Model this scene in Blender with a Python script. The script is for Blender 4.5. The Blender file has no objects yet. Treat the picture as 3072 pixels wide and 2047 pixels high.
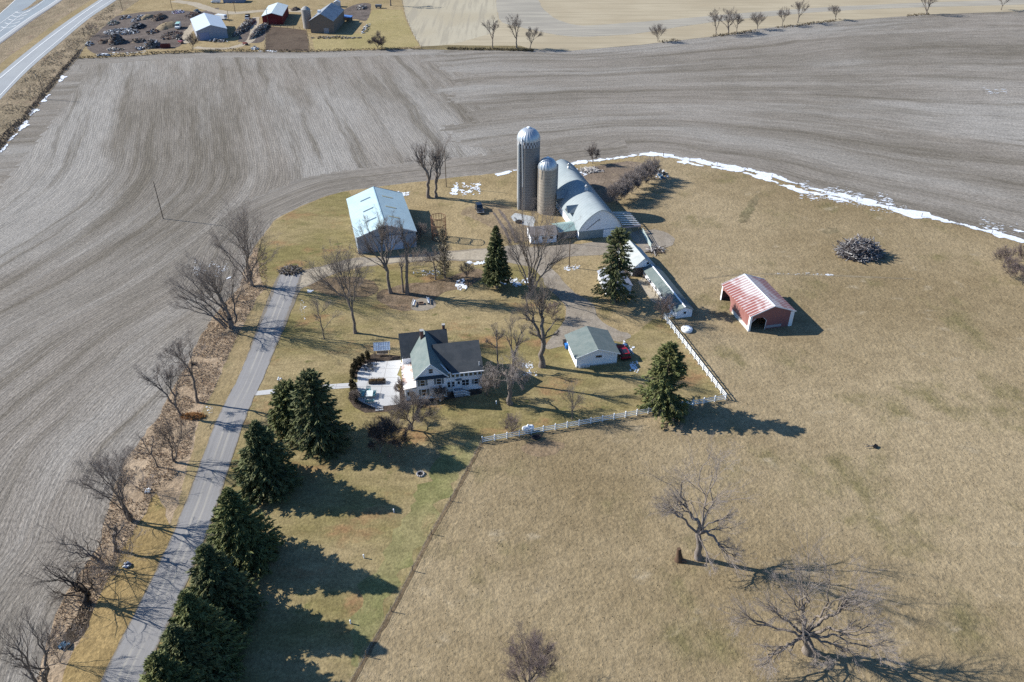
import bpy, bmesh, math, random
import numpy as np
from mathutils import Vector, Matrix, noise as mnoise
from mathutils.geometry import tessellate_polygon

S = bpy.context.scene
COL = S.collection
PI = math.pi
rnd = random.Random(7)

# ---------------------------------------------------------------- survey: drone camera and ground points
FL_, TH, H = 2390.0, math.radians(34.0), 98.0      # focal length in photo pixels, pitch, height
CX, CY = 1536.0, 1023.5
ct, st = math.cos(TH), math.sin(TH)

def ray(px, py):
    dx = (px-CX)/FL_; dy = -(py-CY)/FL_
    return dx, ct+dy*st, -st+dy*ct
def G(px, py, z=0.0):                               # surveyed ground point (height z)
    x, y, w = ray(px, py); t = (z-H)/w
    return x*t, y*t
def PY(px, py, Y):                                  # point in the upright plane at depth Y
    x, y, w = ray(px, py); t = Y/y
    return x*t, H+w*t
def HT(bx, by, ty):
    Y = G(bx, by)[1]
    return PY(bx, ty, Y)[1]
def V3(px, py, z=0.0):
    a = G(px, py, z); return Vector((a[0], a[1], z))

# ---------------------------------------------------------------- node materials
class NT:
    def __init__(s, name, rough=0.9, spec=0.2, metallic=0.0):
        m = bpy.data.materials.new(name); m.use_nodes = True
        s.m = m; s.t = m.node_tree; s.n = s.t.nodes; s.l = s.t.links
        s.b = s.n['Principled BSDF']
        s.b.inputs['Roughness'].default_value = rough
        s.b.inputs['Specular IOR Level'].default_value = spec
        s.b.inputs['Metallic'].default_value = metallic
        s.bh = None
    def put(s, sock, v):
        if isinstance(v, bpy.types.NodeSocket): s.l.new(v, sock)
        elif isinstance(v, (tuple, list)):
            if len(sock.default_value) == 4 and len(v) == 3: v = (*v, 1)
            sock.default_value = v
        else: sock.default_value = v
    def node(s, t, **kw):
        n = s.n.new(t)
        for k, v in kw.items(): setattr(n, k, v)
        return n
    def pos(s): return s.node('ShaderNodeNewGeometry').outputs['Position']
    def obj(s): return s.node('ShaderNodeTexCoord').outputs['Object']
    def attr(s, name, out='Fac'): return s.node('ShaderNodeAttribute', attribute_name=name).outputs[out]
    def rand(s): return s.node('ShaderNodeObjectInfo').outputs['Random']
    def math(s, op, a, b=0.0, c=0.0):
        n = s.node('ShaderNodeMath', operation=op)
        s.put(n.inputs[0], a); s.put(n.inputs[1], b); s.put(n.inputs[2], c)
        return n.outputs[0]
    def vec(s, a, mul):
        n = s.node('ShaderNodeVectorMath', operation='MULTIPLY')
        s.put(n.inputs[0], a); s.put(n.inputs[1], mul)
        return n.outputs[0]
    def xyz(s, x, y, z=0.0):
        n = s.node('ShaderNodeCombineXYZ')
        for i, v in enumerate((x, y, z)): s.put(n.inputs[i], v)
        return n.outputs[0]
    def sep(s, v):
        n = s.node('ShaderNodeSeparateXYZ'); s.put(n.inputs[0], v); return n.outputs
    def noise(s, v, scale, detail=4, rough=0.55, dist=0.0):
        n = s.node('ShaderNodeTexNoise'); s.put(n.inputs['Vector'], v)
        n.inputs['Scale'].default_value = scale; n.inputs['Detail'].default_value = detail
        n.inputs['Roughness'].default_value = rough; n.inputs['Distortion'].default_value = dist
        return n.outputs[0]
    def voro(s, v, scale, rnd_=1.0, feature='F1'):
        n = s.node('ShaderNodeTexVoronoi', feature=feature); s.put(n.inputs['Vector'], v)
        n.inputs['Scale'].default_value = scale; n.inputs['Randomness'].default_value = rnd_
        return n.outputs['Distance']
    def wave(s, v, period, dist=0.0, direction='X', profile='SIN', ds=1.0):
        n = s.node('ShaderNodeTexWave', bands_direction=direction, wave_profile=profile)
        s.put(n.inputs['Vector'], v); n.inputs['Scale'].default_value = .31416/period
        n.inputs['Distortion'].default_value = dist; n.inputs['Detail Scale'].default_value = ds
        return n.outputs['Fac']
    def ramp(s, f, lo, hi):
        n = s.node('ShaderNodeMapRange'); n.clamp = True; n.interpolation_type = 'SMOOTHSTEP'
        s.put(n.inputs[0], f); n.inputs[1].default_value = lo; n.inputs[2].default_value = hi
        return n.outputs[0]
    def mix(s, f, a, b, mode='MIX'):
        n = s.node('ShaderNodeMix', data_type='RGBA', blend_type=mode)
        s.put(n.inputs[0], f); s.put(n.inputs[6], a); s.put(n.inputs[7], b)
        return n.outputs[2]
    def scale(s, c, f):                              # colour times factor
        n = s.node('ShaderNodeVectorMath', operation='SCALE')
        s.put(n.inputs[0], c if isinstance(c, bpy.types.NodeSocket) else tuple(c)[:3]); s.put(n.inputs['Scale'], f)
        return n.outputs[0]
    def bump(s, h, strength=0.5, dist=0.1):
        n = s.node('ShaderNodeBump'); s.put(n.inputs['Height'], h)
        n.inputs['Strength'].default_value = strength; n.inputs['Distance'].default_value = dist
        s.l.new(n.outputs[0], s.b.inputs['Normal'])
    def col(s, c): s.put(s.b.inputs['Base Color'], c); return s
    def amp(s, f, a): return s.math('MULTIPLY_ADD', f, a, 1-a/2)      # 1 +- a/2

def flat(name, c, rough=0.8, spec=0.25, metallic=0.0, var=0.12, sc=1.5):
    k = NT(name, rough, spec, metallic)
    n = k.noise(k.obj(), sc, 5, 0.65)
    k.col(k.scale(c, k.amp(n, var*2)))
    return k.m

def ground_mat(name, a, b, c=None, big=0.03, patch=0.12, plo=0.55, phi=0.72, fine=1.6, fa=0.55, bscale=1.3, bstr=0.7, bd=0.25, d=None, stretch=(1, 1, 1)):
    k = NT(name, 1.0, 0.05)
    a, b, c, d = (q and (q[0]*.87, q[1]*.855, q[2]*.83) for q in (a, b, c, d))
    p = k.pos()
    ps = k.vec(p, stretch)
    f = k.ramp(k.noise(ps, big, 5, 0.6), 0.35, 0.65)
    col = k.mix(f, a, b)
    if c: col = k.mix(k.ramp(k.noise(k.vec(ps, (1.1, .9, 1)), patch, 5, 0.65), plo, phi), col, c)
    if d: col = k.mix(k.ramp(k.noise(k.vec(p, (.9, 1.3, 1)), patch*2.7, 4, 0.6), 0.6, 0.75), col, d)
    fn = k.noise(p, fine, 5, 0.75)
    md = k.noise(ps, fine*0.23, 3, 0.6)
    fac = k.math('MULTIPLY', k.amp(k.ramp(fn, .25, .75), fa), k.amp(k.ramp(md, .3, .7), fa*0.45))
    k.col(k.scale(col, fac))
    k.bump(k.math('ADD', k.noise(p, bscale, 3, 0.6), k.math('MULTIPLY', fn, 0.5)), bstr, bd)
    return k.m

# ---------------------------------------------------------------- meshes
class MB:
    """collects shapes into one mesh"""
    def __init__(s): s.v = []; s.f = []; s.sm = []
    def add(s, vs, fs, smooth=False, M=None):
        o = len(s.v)
        s.v += [tuple(M @ Vector(q)) for q in vs] if M is not None else [tuple(q) for q in vs]
        s.f += [tuple(o+i for i in f) for f in fs]; s.sm += [smooth]*len(fs)
        return s
    def box(s, x0, x1, y0, y1, z0, z1, M=None):
        vs = [(x, y, z) for z in (z0, z1) for y in (y0, y1) for x in (x0, x1)]
        return s.add(vs, [(0, 2, 3, 1), (4, 5, 7, 6), (0, 1, 5, 4), (2, 6, 7, 3), (0, 4, 6, 2), (1, 3, 7, 5)], M=M)
    def cbox(s, c, sx, sy, sz, rz=0.0, rx=0.0):
        M = Matrix.Translation(c) @ Matrix.Rotation(rz, 4, 'Z') @ Matrix.Rotation(rx, 4, 'X')
        return s.box(-sx/2, sx/2, -sy/2, sy/2, -sz/2, sz/2, M)
    def bar(s, p, q, w, h=None):
        p, q = Vector(p), Vector(q); d = q-p; L = d.length
        if L < 1e-6: return s
        M = Matrix.Translation(p) @ d.to_track_quat('Y', 'Z').to_matrix().to_4x4()
        h = h or w
        return s.box(-w/2, w/2, 0, L, -h/2, h/2, M)
    def prism(s, prof, y0, y1, M=None, caps=True, smooth=False):       # profile in xz, run along y
        n = len(prof)
        vs = [(x, y0, z) for x, z in prof]+[(x, y1, z) for x, z in prof]
        fs = [(i, (i+1) % n, n+(i+1) % n, n+i) for i in range(n)]
        s.add(vs, fs, smooth, M)
        if caps: s.add(vs, [tuple(range(n))[::-1], tuple(range(n, 2*n))], False, M)
        return s
    def sheet(s, prof, y0, y1, smooth=True, M=None):                   # open profile
        n = len(prof)
        vs = [(x, y0, z) for x, z in prof]+[(x, y1, z) for x, z in prof]
        return s.add(vs, [(i, i+1, n+i+1, n+i) for i in range(n-1)], smooth, M)
    def lathe(s, prof, n=24, c=(0, 0, 0), smooth=True, wob=None, M=None):
        vs = []; k = len(prof)
        for i in range(n):
            a = 2*PI*i/n
            for r, z in prof:
                rr = r*(wob(i) if wob else 1)
                vs.append((c[0]+rr*math.cos(a), c[1]+rr*math.sin(a), c[2]+z))
        fs = [(i*k+j, ((i+1) % n)*k+j, ((i+1) % n)*k+j+1, i*k+j+1) for i in range(n) for j in range(k-1)]
        return s.add(vs, fs, smooth, M)
    def tube(s, pts, rs, n=6, smooth=True):
        pts = [Vector(p) for p in pts]
        if not isinstance(rs, (list, tuple)): rs = [rs]*len(pts)
        vs = []
        for i, p in enumerate(pts):
            d = (pts[min(i+1, len(pts)-1)]-pts[max(i-1, 0)]).normalized()
            u = d.orthogonal().normalized() if i == 0 else (u-d*u.dot(d)).normalized()
            w = d.cross(u)
            for j in range(n):
                a = 2*PI*j/n; vs.append(p+(u*math.cos(a)+w*math.sin(a))*rs[i])
        fs = [(i*n+j, i*n+(j+1) % n, (i+1)*n+(j+1) % n, (i+1)*n+j) for i in range(len(pts)-1) for j in range(n)]
        e = (len(pts)-1)*n
        s.add(vs, fs, smooth)
        return s.add(vs, [tuple(range(n))[::-1], tuple(range(e, e+n))])
    def build(s, name, mat, parent=None, label=None):
        me = bpy.data.meshes.new(name); me.from_pydata(s.v, [], s.f)
        me.polygons.foreach_set('use_smooth', s.sm)
        return link(name, me, mat, parent, label)

def link(name, me, mat, parent=None, label=None):
    if mat and not me.materials: me.materials.append(mat)
    o = bpy.data.objects.new(name, me); COL.objects.link(o)
    if parent: o.parent = parent
    if label: o['label'] = label
    return o
def np_mesh(name, V, F, smooth=True, attr=None):
    me = bpy.data.meshes.new(name); n, k = F.shape
    me.vertices.add(len(V)); me.vertices.foreach_set('co', np.ascontiguousarray(V, dtype=np.float32).ravel())
    me.loops.add(n*k); me.loops.foreach_set('vertex_index', np.ascontiguousarray(F, dtype=np.int32).ravel())
    me.polygons.add(n); me.polygons.foreach_set('loop_start', np.arange(0, n*k, k, dtype=np.int32))
    me.polygons.foreach_set('use_smooth', np.full(n, smooth))
    for nm, arr in (attr or {}).items():
        a = me.attributes.new(nm, 'FLOAT', 'POINT'); a.data.foreach_set('value', np.ascontiguousarray(arr, dtype=np.float32))
    me.update(calc_edges=True)
    return me
def tag(o, label, cat, group=None):
    o['label'] = label; o['category'] = cat
    if group: o['group'] = group
    return o
def thing(name, label, cat, loc=(0, 0, 0), rz=0.0, group=None):
    o = bpy.data.objects.new(name, None); COL.objects.link(o); o.empty_display_size = 0.2
    o.location = loc if len(loc) == 3 else (*loc, 0); o.rotation_euler.z = rz
    return tag(o, label, cat, group)
def struct(o, kind='structure'): o['kind'] = kind; return o
def dup(root, loc, rz=0.0, label=None, group=None, scale=None):
    def cp(o, par):
        c = o.copy(); COL.objects.link(c)
        if par: c.parent = par
        for ch in kids.get(o.name, []): cp(ch, c)
        return c
    kids = {}
    for ob in root.children_recursive: kids.setdefault(ob.parent.name, []).append(ob)
    r = cp(root, None); r.location = loc if len(loc) == 3 else (*loc, 0); r.rotation_euler.z = rz
    if label: r['label'] = label
    if group: r['group'] = group
    if scale: r.scale = (scale,)*3
    return r

def world_poly(pts, step=2.0, jit=0.3, closed=True, seed=0.0, smooth=False, z=0.0):
    P = [Vector(G(*p, z)) for p in pts]
    if smooth:
        n = len(P); Q = []
        for i in range(n if closed else n-1):
            g = lambda j: P[j % n] if closed else P[max(0, min(n-1, j))]
            p0, p1, p2, p3 = g(i-1), g(i), g(i+1), g(i+2)
            for t in (0, .25, .5, .75):
                Q.append(0.5*((2*p1)+(p2-p0)*t+(2*p0-5*p1+4*p2-p3)*t*t+(3*p1-p0-3*p2+p3)*t**3))
        if not closed: Q.append(P[-1])
        P = Q
    out = []; n = len(P)
    for i in range(n if closed else n-1):
        a, b = P[i], P[(i+1) % n]; d = b-a; L = d.length; m = max(1, int(L/step))
        nr = Vector((-d.y, d.x))/max(L, 1e-6)
        for j in range(m):
            q = a+d*(j/m)
            k = mnoise.noise(Vector((q.x*.35, q.y*.35, seed)))+.6*mnoise.noise(Vector((q.x*1.3, q.y*1.3, seed+9)))
            out.append(q+nr*k*jit)
    if not closed: out.append(P[-1])
    return out
def area(name, pts, z, mat, step=2.0, jit=0.35, smooth=False, kind='structure', world=False):
    P = [Vector(p) for p in pts] if world else world_poly(pts, step, jit, True, sum(map(ord, name)) % 97, smooth)
    tri = tessellate_polygon([[(p.x, p.y, 0) for p in P]])
    me = bpy.data.meshes.new(name); me.from_pydata([(p.x, p.y, z) for p in P], [], [tuple(t) for t in tri])
    me.update()
    bm = bmesh.new(); bm.from_mesh(me)
    for f in bm.faces:
        f.normal_update()
        if f.normal.z < 0: f.normal_flip()
    bm.to_mesh(me); bm.free()
    return struct(link(name, me, mat), kind)
def ribbon_mb(mb, P, w, z, jit=0.0, off=0.0):
    n = len(P); L = []; 
    for i in range(n):
        d = (P[min(i+1, n-1)]-P[max(i-1, 0)]); d.normalize(); nr = Vector((-d.y, d.x))
        a = w/2*(1+jit*mnoise.noise(Vector((i*.7, 3.1, off)))) ; b = w/2*(1+jit*mnoise.noise(Vector((i*.7, 8.1, off))))
        c = P[i]+nr*off
        L += [(*(c+nr*a), z), (*(c-nr*b), z)]
    mb.add(L, [(2*i, 2*i+1, 2*i+3, 2*i+2) for i in range(n-1)])
    return mb
def ribbon(name, pts, w, z, mat, step=2.0, jit=0.15, smooth=True, off=0.0):
    return struct(ribbon_mb(MB(), world_poly(pts, step, 0.0, False, 0, smooth), w, z, jit, off).build(name, mat))
def fit(FLp, FRp, BLp, BRp, z):                      # rectangle from four corner points at height z
    a, b, c, d = (Vector(G(*p, z)) for p in (FLp, FRp, BLp, BRp))
    xv = (b-a)+(d-c); yv = (c-a)+(d-b)
    ax = math.atan2(xv.y, xv.x); ay = math.atan2(yv.y, yv.x)-PI/2
    an = (ax+ay)/2; w = xv.length/2; l = yv.length/2
    cen = (a+b+c+d)/4; o = cen-Vector((-math.sin(an), math.cos(an)))*l/2
    return (o.x, o.y, 0.0), an, w, l
# ---------------------------------------------------------------- ground, fields, roads
M_ground = ground_mat('tan_grass', (.36, .30, .20), (.30, .24, .15), (.24, .21, .13), big=.02, patch=.05)
struct(MB().add([(-2500, -300, 0), (2500, -300, 0), (2500, 4000, 0), (-2500, 4000, 0)], [(0, 1, 2, 3)]).build('ground', M_ground))

# crop stubble field: rows follow the contour of the farmstead
top_edge = [(235, 176), (357, 170), (506, 159), (700, 154), (792, 155), (928, 156), (1265, 146), (1455, 146), (1710, 152), (1922, 134), (2200, 102), (2267, 87), (2484, 65), (2788, 43), (3072, 33), (3500, 18)]
left_edge = [(-160, 640), (0, 460), (74, 375), (143, 286), (190, 226)]
in_edge_l = [(0, 2250), (108, 2047), (135, 1956), (178, 1821), (297, 1632), (324, 1524), (378, 1378), (475, 1254), (496, 1206), (579, 1066), (591, 1031), (630, 964), (719, 856), (763, 741), (790, 705)]
in_edge_t = [(829, 656), (903, 620), (980, 588), (1044, 573), (1255, 546), (1363, 533), (1480, 522), (1550, 510), (1714, 490), (1857, 474), (1927, 465), (1990, 467), (2099, 487), (2273, 517), (2408, 559), (2597, 609), (2747, 644), (2896, 679), (3072, 726), (3400, 830)]
inner = in_edge_l+in_edge_t
crop_px = left_edge+top_edge+[(3400, 830)][::-1]+in_edge_t[::-1][1:]+in_edge_l[::-1]+[(-900, 2250)]

def polydist(X, Y, pts):
    best = np.full(X.shape, 1e9); arc = np.zeros(X.shape); s0 = 0.0
    for a, b in zip(pts[:-1], pts[1:]):
        dx, dy = b[0]-a[0], b[1]-a[1]; L2 = dx*dx+dy*dy; L = math.sqrt(L2)
        t = np.clip(((X-a[0])*dx+(Y-a[1])*dy)/L2, 0, 1)
        d = np.hypot(X-a[0]-t*dx, Y-a[1]-t*dy); m = d < best
        best = np.where(m, d, best); arc = np.where(m, s0+t*L, arc); s0 += L
    return best, arc
def inside(X, Y, poly):
    r = np.zeros(X.shape, bool)
    for (x1, y1), (x2, y2) in zip(poly, poly[1:]+poly[:1]):
        c = ((y1 > Y) != (y2 > Y))
        r ^= c & (X < (x2-x1)*(Y-y1)/((y2-y1) or 1e-9)+x1)
    return r
def crop_field():
    st_ = 1.6
    xs = np.arange(-330, 345, st_); ys = np.arange(36, 500, st_)
    X, Y = np.meshgrid(xs, ys); ny, nx = X.shape
    inn = [tuple(p) for p in world_poly(inner, 6, 0, False, 0, True)]; outp = [G(*p) for p in top_edge]
    d, arc = polydist(X, Y, inn); do, _ = polydist(X, Y, outp); dl, _ = polydist(X, Y, [G(*p) for p in left_edge])
    poly = [G(*p) for p in crop_px]
    ins = inside(X, Y, poly)
    dall, _ = polydist(X, Y, poly+poly[:1])
    sm = lambda a: np.clip(a, 0, 1)**2*(3-2*np.clip(a, 0, 1))
    w = np.clip(d/(d+do+1e-6), 0, 1); sx = sm((X+60)/110)
    a19 = math.radians(19)
    straight = -(X*math.cos(a19)+Y*math.sin(a19))+46.0
    wy = sm((Y-110)/150)
    fields = [(d*(1-wy)+straight*wy, Y),                                             # long rows beside the lane and north west of it
              (d*(1-w*sx)+(150-do)*w*sx, X),                                         # contour rows behind the barn
              (d, X*.5-Y*.5), (do, X)]                                               # headlands
    Xc, Yc, dc, doc, dlc = (q[:-1, :-1]+st_/2 for q in (X, Y, d, do, dl))
    g1, g2 = G(1330, 160), G(1440, 520)
    xb = g1[0]+(g2[0]-g1[0])*(Yc-g1[1])/(g2[1]-g1[1])
    xb = xb+6*np.sin(Yc*.13)+5*np.sin(Yc*.41+1)+rnd.random()+np.random.default_rng(5).normal(0, 2.2, Yc.shape)
    reg = np.where(Xc < xb, 0, 1)
    reg = np.where((dc < 17) & (Yc > 165) & (Xc < 40), 2, reg)
    reg = np.where((np.minimum(doc, dlc+4) < 13) & (Xc < xb), 3, reg)
    keep = ins | (dall < 6)
    idx = np.arange(ny*nx).reshape(ny, nx)
    kq = keep[:-1, :-1] & keep[1:, :-1] & keep[:-1, 1:] & keep[1:, 1:]
    Vs, Fs, rs_, al_, o = [], [], [], [], 0
    for ri, (rw, al) in enumerate(fields):
        m = kq & (reg == ri)
        F = np.stack([idx[:-1, :-1][m], idx[:-1, 1:][m], idx[1:, 1:][m], idx[1:, :-1][m]], 1)
        u, inv = np.unique(F, return_inverse=True)
        Vs.append(np.stack([X.ravel()[u], Y.ravel()[u], np.full(len(u), .02)], 1)); Fs.append(inv.reshape(F.shape)+o)
        rs_.append(rw.ravel()[u]+ri*37.0); al_.append(al.ravel()[u]); o += len(u)
    V, F = np.concatenate(Vs), np.concatenate(Fs); rowv, alv = np.concatenate(rs_), np.concatenate(al_)
    k = NT('corn_stubble', 1.0, 0.05)
    u = k.attr('row'); s = k.attr('along'); p = k.pos()
    uw = k.math('ADD', u, k.math('MULTIPLY', k.noise(p, .05, 3), 4.0))
    st1 = k.noise(k.xyz(k.math('MULTIPLY', u, 1.3), k.math('MULTIPLY', s, .10)), 1.0, 5, .7)
    st2 = k.noise(k.xyz(k.math('MULTIPLY', uw, .16), k.math('MULTIPLY', s, .006)), 1.0, 4, .65)
    st3 = k.noise(k.xyz(k.math('MULTIPLY', uw, .035), k.math('MULTIPLY', s, .006), 4.0), 1.0, 3, .55)
    big = k.noise(p, .012, 5, .6)
    fine = k.noise(k.xyz(k.math('MULTIPLY', u, 3.0), k.math('MULTIPLY', s, 1.1)), 1.0, 3, .8)
    speck = k.ramp(k.noise(k.xyz(k.math('MULTIPLY', u, 2.2), k.math('MULTIPLY', s, .8), 7.0), 1.0, 3, .8), .60, .74)
    rows = k.wave(k.xyz(k.math('ADD', u, k.math('MULTIPLY', st1, .25)), 0, 0), .76)
    c = k.mix(k.ramp(big, .38, .62), (.255, .228, .195), (.205, .183, .153))
    c = k.mix(k.ramp(st3, .45, .65), c, (.31, .29, .26))
    c = k.mix(k.math('MULTIPLY', k.ramp(st2, .50, .66), .68), c, (.14, .122, .095))
    c = k.mix(k.math('MULTIPLY', k.ramp(st2, .5, .34), .5), c, (.33, .305, .27))
    f = k.math('MULTIPLY', k.amp(k.ramp(st1, .25, .75), .42), k.amp(k.ramp(fine, .25, .75), .7))
    f = k.math('MULTIPLY', f, k.amp(rows, .22))
    c = k.scale(c, k.math('MULTIPLY', f, .90))
    c = k.mix(k.math('MULTIPLY', speck, .45), c, (.50, .47, .40))
    k.col(c)
    k.bump(k.math('ADD', k.math('MULTIPLY', fine, .8), k.math('MULTIPLY', st1, .8)), .8, .25)
    o = link('crop_field', np_mesh('crop_field', V, F, True, {'row': rowv, 'along': alv}), k.m)
    struct(o)
crop_field()

M_verge = ground_mat('verge_grass', (.33, .265, .185), (.25, .205, .14), (.27, .195, .145), big=.05, patch=.16, fine=1.1, fa=.8, stretch=(.9, .45, 1), bscale=.9, bstr=.9, bd=.5, d=(.19, .18, .10))
M_meadow = ground_mat('farmyard_grass', (.36, .285, .165), (.29, .225, .125), (.24, .20, .10), big=.04, patch=.10, fine=1.5, fa=.5)
M_past = ground_mat('pasture_grass', (.355, .285, .18), (.245, .19, .11), (.185, .16, .08), big=.014, patch=.05, plo=.52, phi=.72, fine=1.6, fa=.5, bscale=1.1, bstr=.8, bd=.28, d=(.36, .30, .205))
M_lawn = ground_mat('lawn_grass', (.325, .26, .145), (.215, .185, .08), (.30, .19, .10), big=.045, patch=.10, plo=.53, phi=.70, fine=2.0, fa=.65, bscale=2.2, bstr=.6, bd=.15, d=(.14, .14, .055), stretch=(.6, 1.2, 1))
M_tall = ground_mat('dry_tall_grass', (.42, .33, .235), (.34, .26, .18), (.36, .245, .155), big=.08, patch=.2, fine=1.3, fa=.65, bscale=1.0, bstr=.8, bd=.3, d=(.25, .185, .13))
M_stub = None

# highway verge and ditch
area('roadside_verge', [(-400, 760), (-160, 640), (0, 460), (74, 375), (143, 286), (190, 226), (235, 176), (262, 128), (300, 95), (345, 52), (420, 0), (520, -70), (350, -160), (-300, -160), (-900, 300)], .05, M_verge)
k = NT('pale_concrete_road', .9, .2); p = k.pos()
c = k.mix(k.ramp(k.noise(p, .06, 4), .35, .65), (.43, .44, .43), (.37, .385, .39))
k.col(k.scale(c, k.amp(k.noise(k.vec(p, (1, .35, 1)), .9, 4, .7), .3))); M_conc = k.m
def asphalt(name, a, b, streak=True):
    k = NT(name, .92, .2); u = k.attr('across'); s = k.attr('along'); p = k.pos()
    c = k.mix(k.ramp(k.noise(p, .08, 4), .35, .65), a, b)
    wt = k.math('MULTIPLY', k.ramp(k.noise(k.xyz(k.math('MULTIPLY', u, 2.4), k.math('MULTIPLY', s, .03)), 1.0, 4, .6), .42, .7), .5)
    c = k.mix(wt, c, tuple(x*1.22 for x in a))
    track = k.math('MULTIPLY', k.ramp(k.math('ABSOLUTE', k.math('SUBTRACT', k.math('ABSOLUTE', u), .62)), .30, .06), k.ramp(k.noise(k.xyz(u, k.math('MULTIPLY', s, .05)), 2.0, 4, .6), .33, .6))
    if streak: c = k.mix(k.math('MULTIPLY', track, .42), c, (.46, .43, .36))
    ed = k.ramp(k.math('ADD', k.math('ABSOLUTE', u), k.math('MULTIPLY', k.noise(p, .8, 3), .7)), 2.75, 3.1)
    if streak: c = k.mix(k.math('MULTIPLY', ed, .7), c, (.16, .13, .09))
    k.col(k.scale(c, k.amp(k.noise(p, 2.2, 4, .8), .28)))
    k.bump(k.noise(p, 3.0, 3), .15, .05)
    return k.m
def road(name, Lpx, Rpx, z, mat, smooth=True, step=2.0, jit=0.0):
    A = world_poly(Lpx, 1.0, 0, False, 0, smooth); B = world_poly(Rpx, 1.0, 0, False, 0, smooth)
    def res(P, n):
        d = [0]
        for a, b in zip(P[:-1], P[1:]): d.append(d[-1]+(b-a).length)
        return [P[min(np.searchsorted(d, d[-1]*i/(n-1)), len(P)-1)].copy() for i in range(n)], d[-1]
    n = max(8, int(sum((b-a).length for a, b in zip(A[:-1], A[1:]))/step))
    A, L = res(A, n); B, _ = res(B, n)
    V = []; ua = []; sa = []; m = 6
    for i in range(n):
        w = (B[i]-A[i]).length; 
        ja = jit*(mnoise.noise(Vector((A[i].x*.6, A[i].y*.6, 2)))); jb = jit*(mnoise.noise(Vector((B[i].x*.6, B[i].y*.6, 5))))
        for j in range(m+1):
            t = j/m; q = A[i].lerp(B[i], t)
            if j == 0: q = q+(A[i]-B[i])/max(w, .1)*ja
            if j == m: q = q+(B[i]-A[i])/max(w, .1)*jb
            V.append((q.x, q.y, z)); ua.append((t-.5)*w); sa.append(L*i/n)
    F = np.array([(i*(m+1)+j, i*(m+1)+j+1, (i+1)*(m+1)+j+1, (i+1)*(m+1)+j) for i in range(n-1) for j in range(m)])
    return struct(link(name, np_mesh(name, np.array(V), F, True, {'across': np.array(ua), 'along': np.array(sa)}), mat))
M_hwy = asphalt('highway_concrete', (.31, .325, .33), (.28, .295, .305), False)
M_hwy2 = asphalt('highway_lane', (.25, .285, .305), (.23, .26, .285), False)
M_asph = asphalt('grey_asphalt', (.25, .243, .238), (.215, .21, .208))
fl = [(-330, 520), (0, 222), (119, 125), (208, 59), (297, 0), (470, -115)]
fr = [(-210, 540), (0, 300), (89, 208), (178, 131), (268, 56), (351, 0), (520, -115)]
road('frontage_road', fl, fr, .09, M_hwy)
hl = [(-330, 300), (-110, 141), (0, 41), (46, 0), (165, -110)]; hr = [(-300, 380), (-120, 216), (0, 127), (90, 62), (183, 0), (345, -115)]
road('highway', hl, hr, .08, M_hwy2)
area('highway_median', [(64, 33), (84, 22), (104, 6), (118, -6), (190, -70), (215, -70), (140, -5), (132, 0), (100, 20), (78, 31)], .115, M_verge, 3, .1)
M_paint = flat('road_paint', (.62, .63, .62), .8, .2)
M_shoulder = flat('shoulder_concrete', (.36, .37, .37), .9, .2)
lane = MB()
for off_pts, w in (([(0, 43), (46, 1), (160, -108)], .5), ([(-120, 205), (0, 117), (90, 53), (172, 0), (325, -110)], .5), ([(0, 72), (48, 38), (62, 34)], .4), ([(0, 96), (60, 48), (100, 26), (142, -5)], .4), ([(0, 236), (119, 138), (208, 71), (309, 0), (478, -112)], .6), ([(0, 288), (89, 196), (178, 120), (262, 50), (338, 0)], .45)):
    ribbon_mb(lane, world_poly(off_pts, 3, 0, False, 0, True), w, .135)
for yy in (0, 10.5, 21, 32, 43.5):                    # chevrons on the gore between the lanes
    x0 = 46-yy*.98; y0 = 37+yy*1.02
    ribbon_mb(lane, world_poly([(x0, y0), (x0+14, y0+3.5), (x0+30, y0+1.5), (x0+46, y0-4.5)], 2, 0, False, 0, True), .7, .137)
lane = lane.build('road_marking', M_paint); struct(lane)
sh = MB()
ribbon_mb(sh, world_poly([(-300, 365), (-120, 211), (0, 122.5), (90, 58), (178, 0), (335, -112)], 3, 0, False, 0, True), 2.6, .112)
struct(sh.build('road_shoulder', M_shoulder))
dk = MB()
ribbon_mb(dk, world_poly([(-120, 221), (0, 131), (90, 66), (187, 0), (300, -80)], 3, 0, False, 0, True), 1.0, .114, .3)
struct(dk.build('road_gutter', flat('gutter_grey', (.20, .20, .21), .9)))
M_strip = ground_mat('mown_strip', (.335, .265, .155), (.285, .225, .125), (.25, .215, .12), big=.05, patch=.1, fine=1.2, fa=.4)
ribbon('mown_strip', [(-200, 460), (0, 210), (119, 117), (208, 51), (290, -2), (450, -110)], 5.0, .06, M_strip, jit=.3)

# farm across the field
area('far_meadow', [(235, 176), (262, 128), (300, 95), (345, 52), (420, 0), (520, -70), (900, -120), (1190, -120), (1207, 0), (1217, 51), (1238, 102), (1266, 146), (1100, 151), (928, 156), (792, 156), (700, 155), (506, 160), (357, 171)], .06, M_meadow, 3, .5)
M_dirt = ground_mat('dark_dirt', (.125, .105, .095), (.165, .14, .125), (.10, .085, .078), big=.06, patch=.15, fine=1.0, fa=.6, d=(.22, .19, .165))
M_mud = ground_mat('feedlot_mud', (.115, .088, .068), (.14, .11, .085), (.08, .062, .05), big=.05, patch=.08, fine=1.2, fa=.4)
M_gravel = ground_mat('gravel', (.315, .28, .235), (.275, .24, .195), (.26, .22, .165), big=.07, patch=.17, fine=2.2, fa=.5, bscale=2.5, bstr=.5, bd=.1)
M_lane = ground_mat('farm_lane_dirt', (.43, .38, .30), (.395, .345, .27), (.35, .305, .235), big=.06, patch=.12, fine=1.4, fa=.3, bstr=.3)
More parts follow.
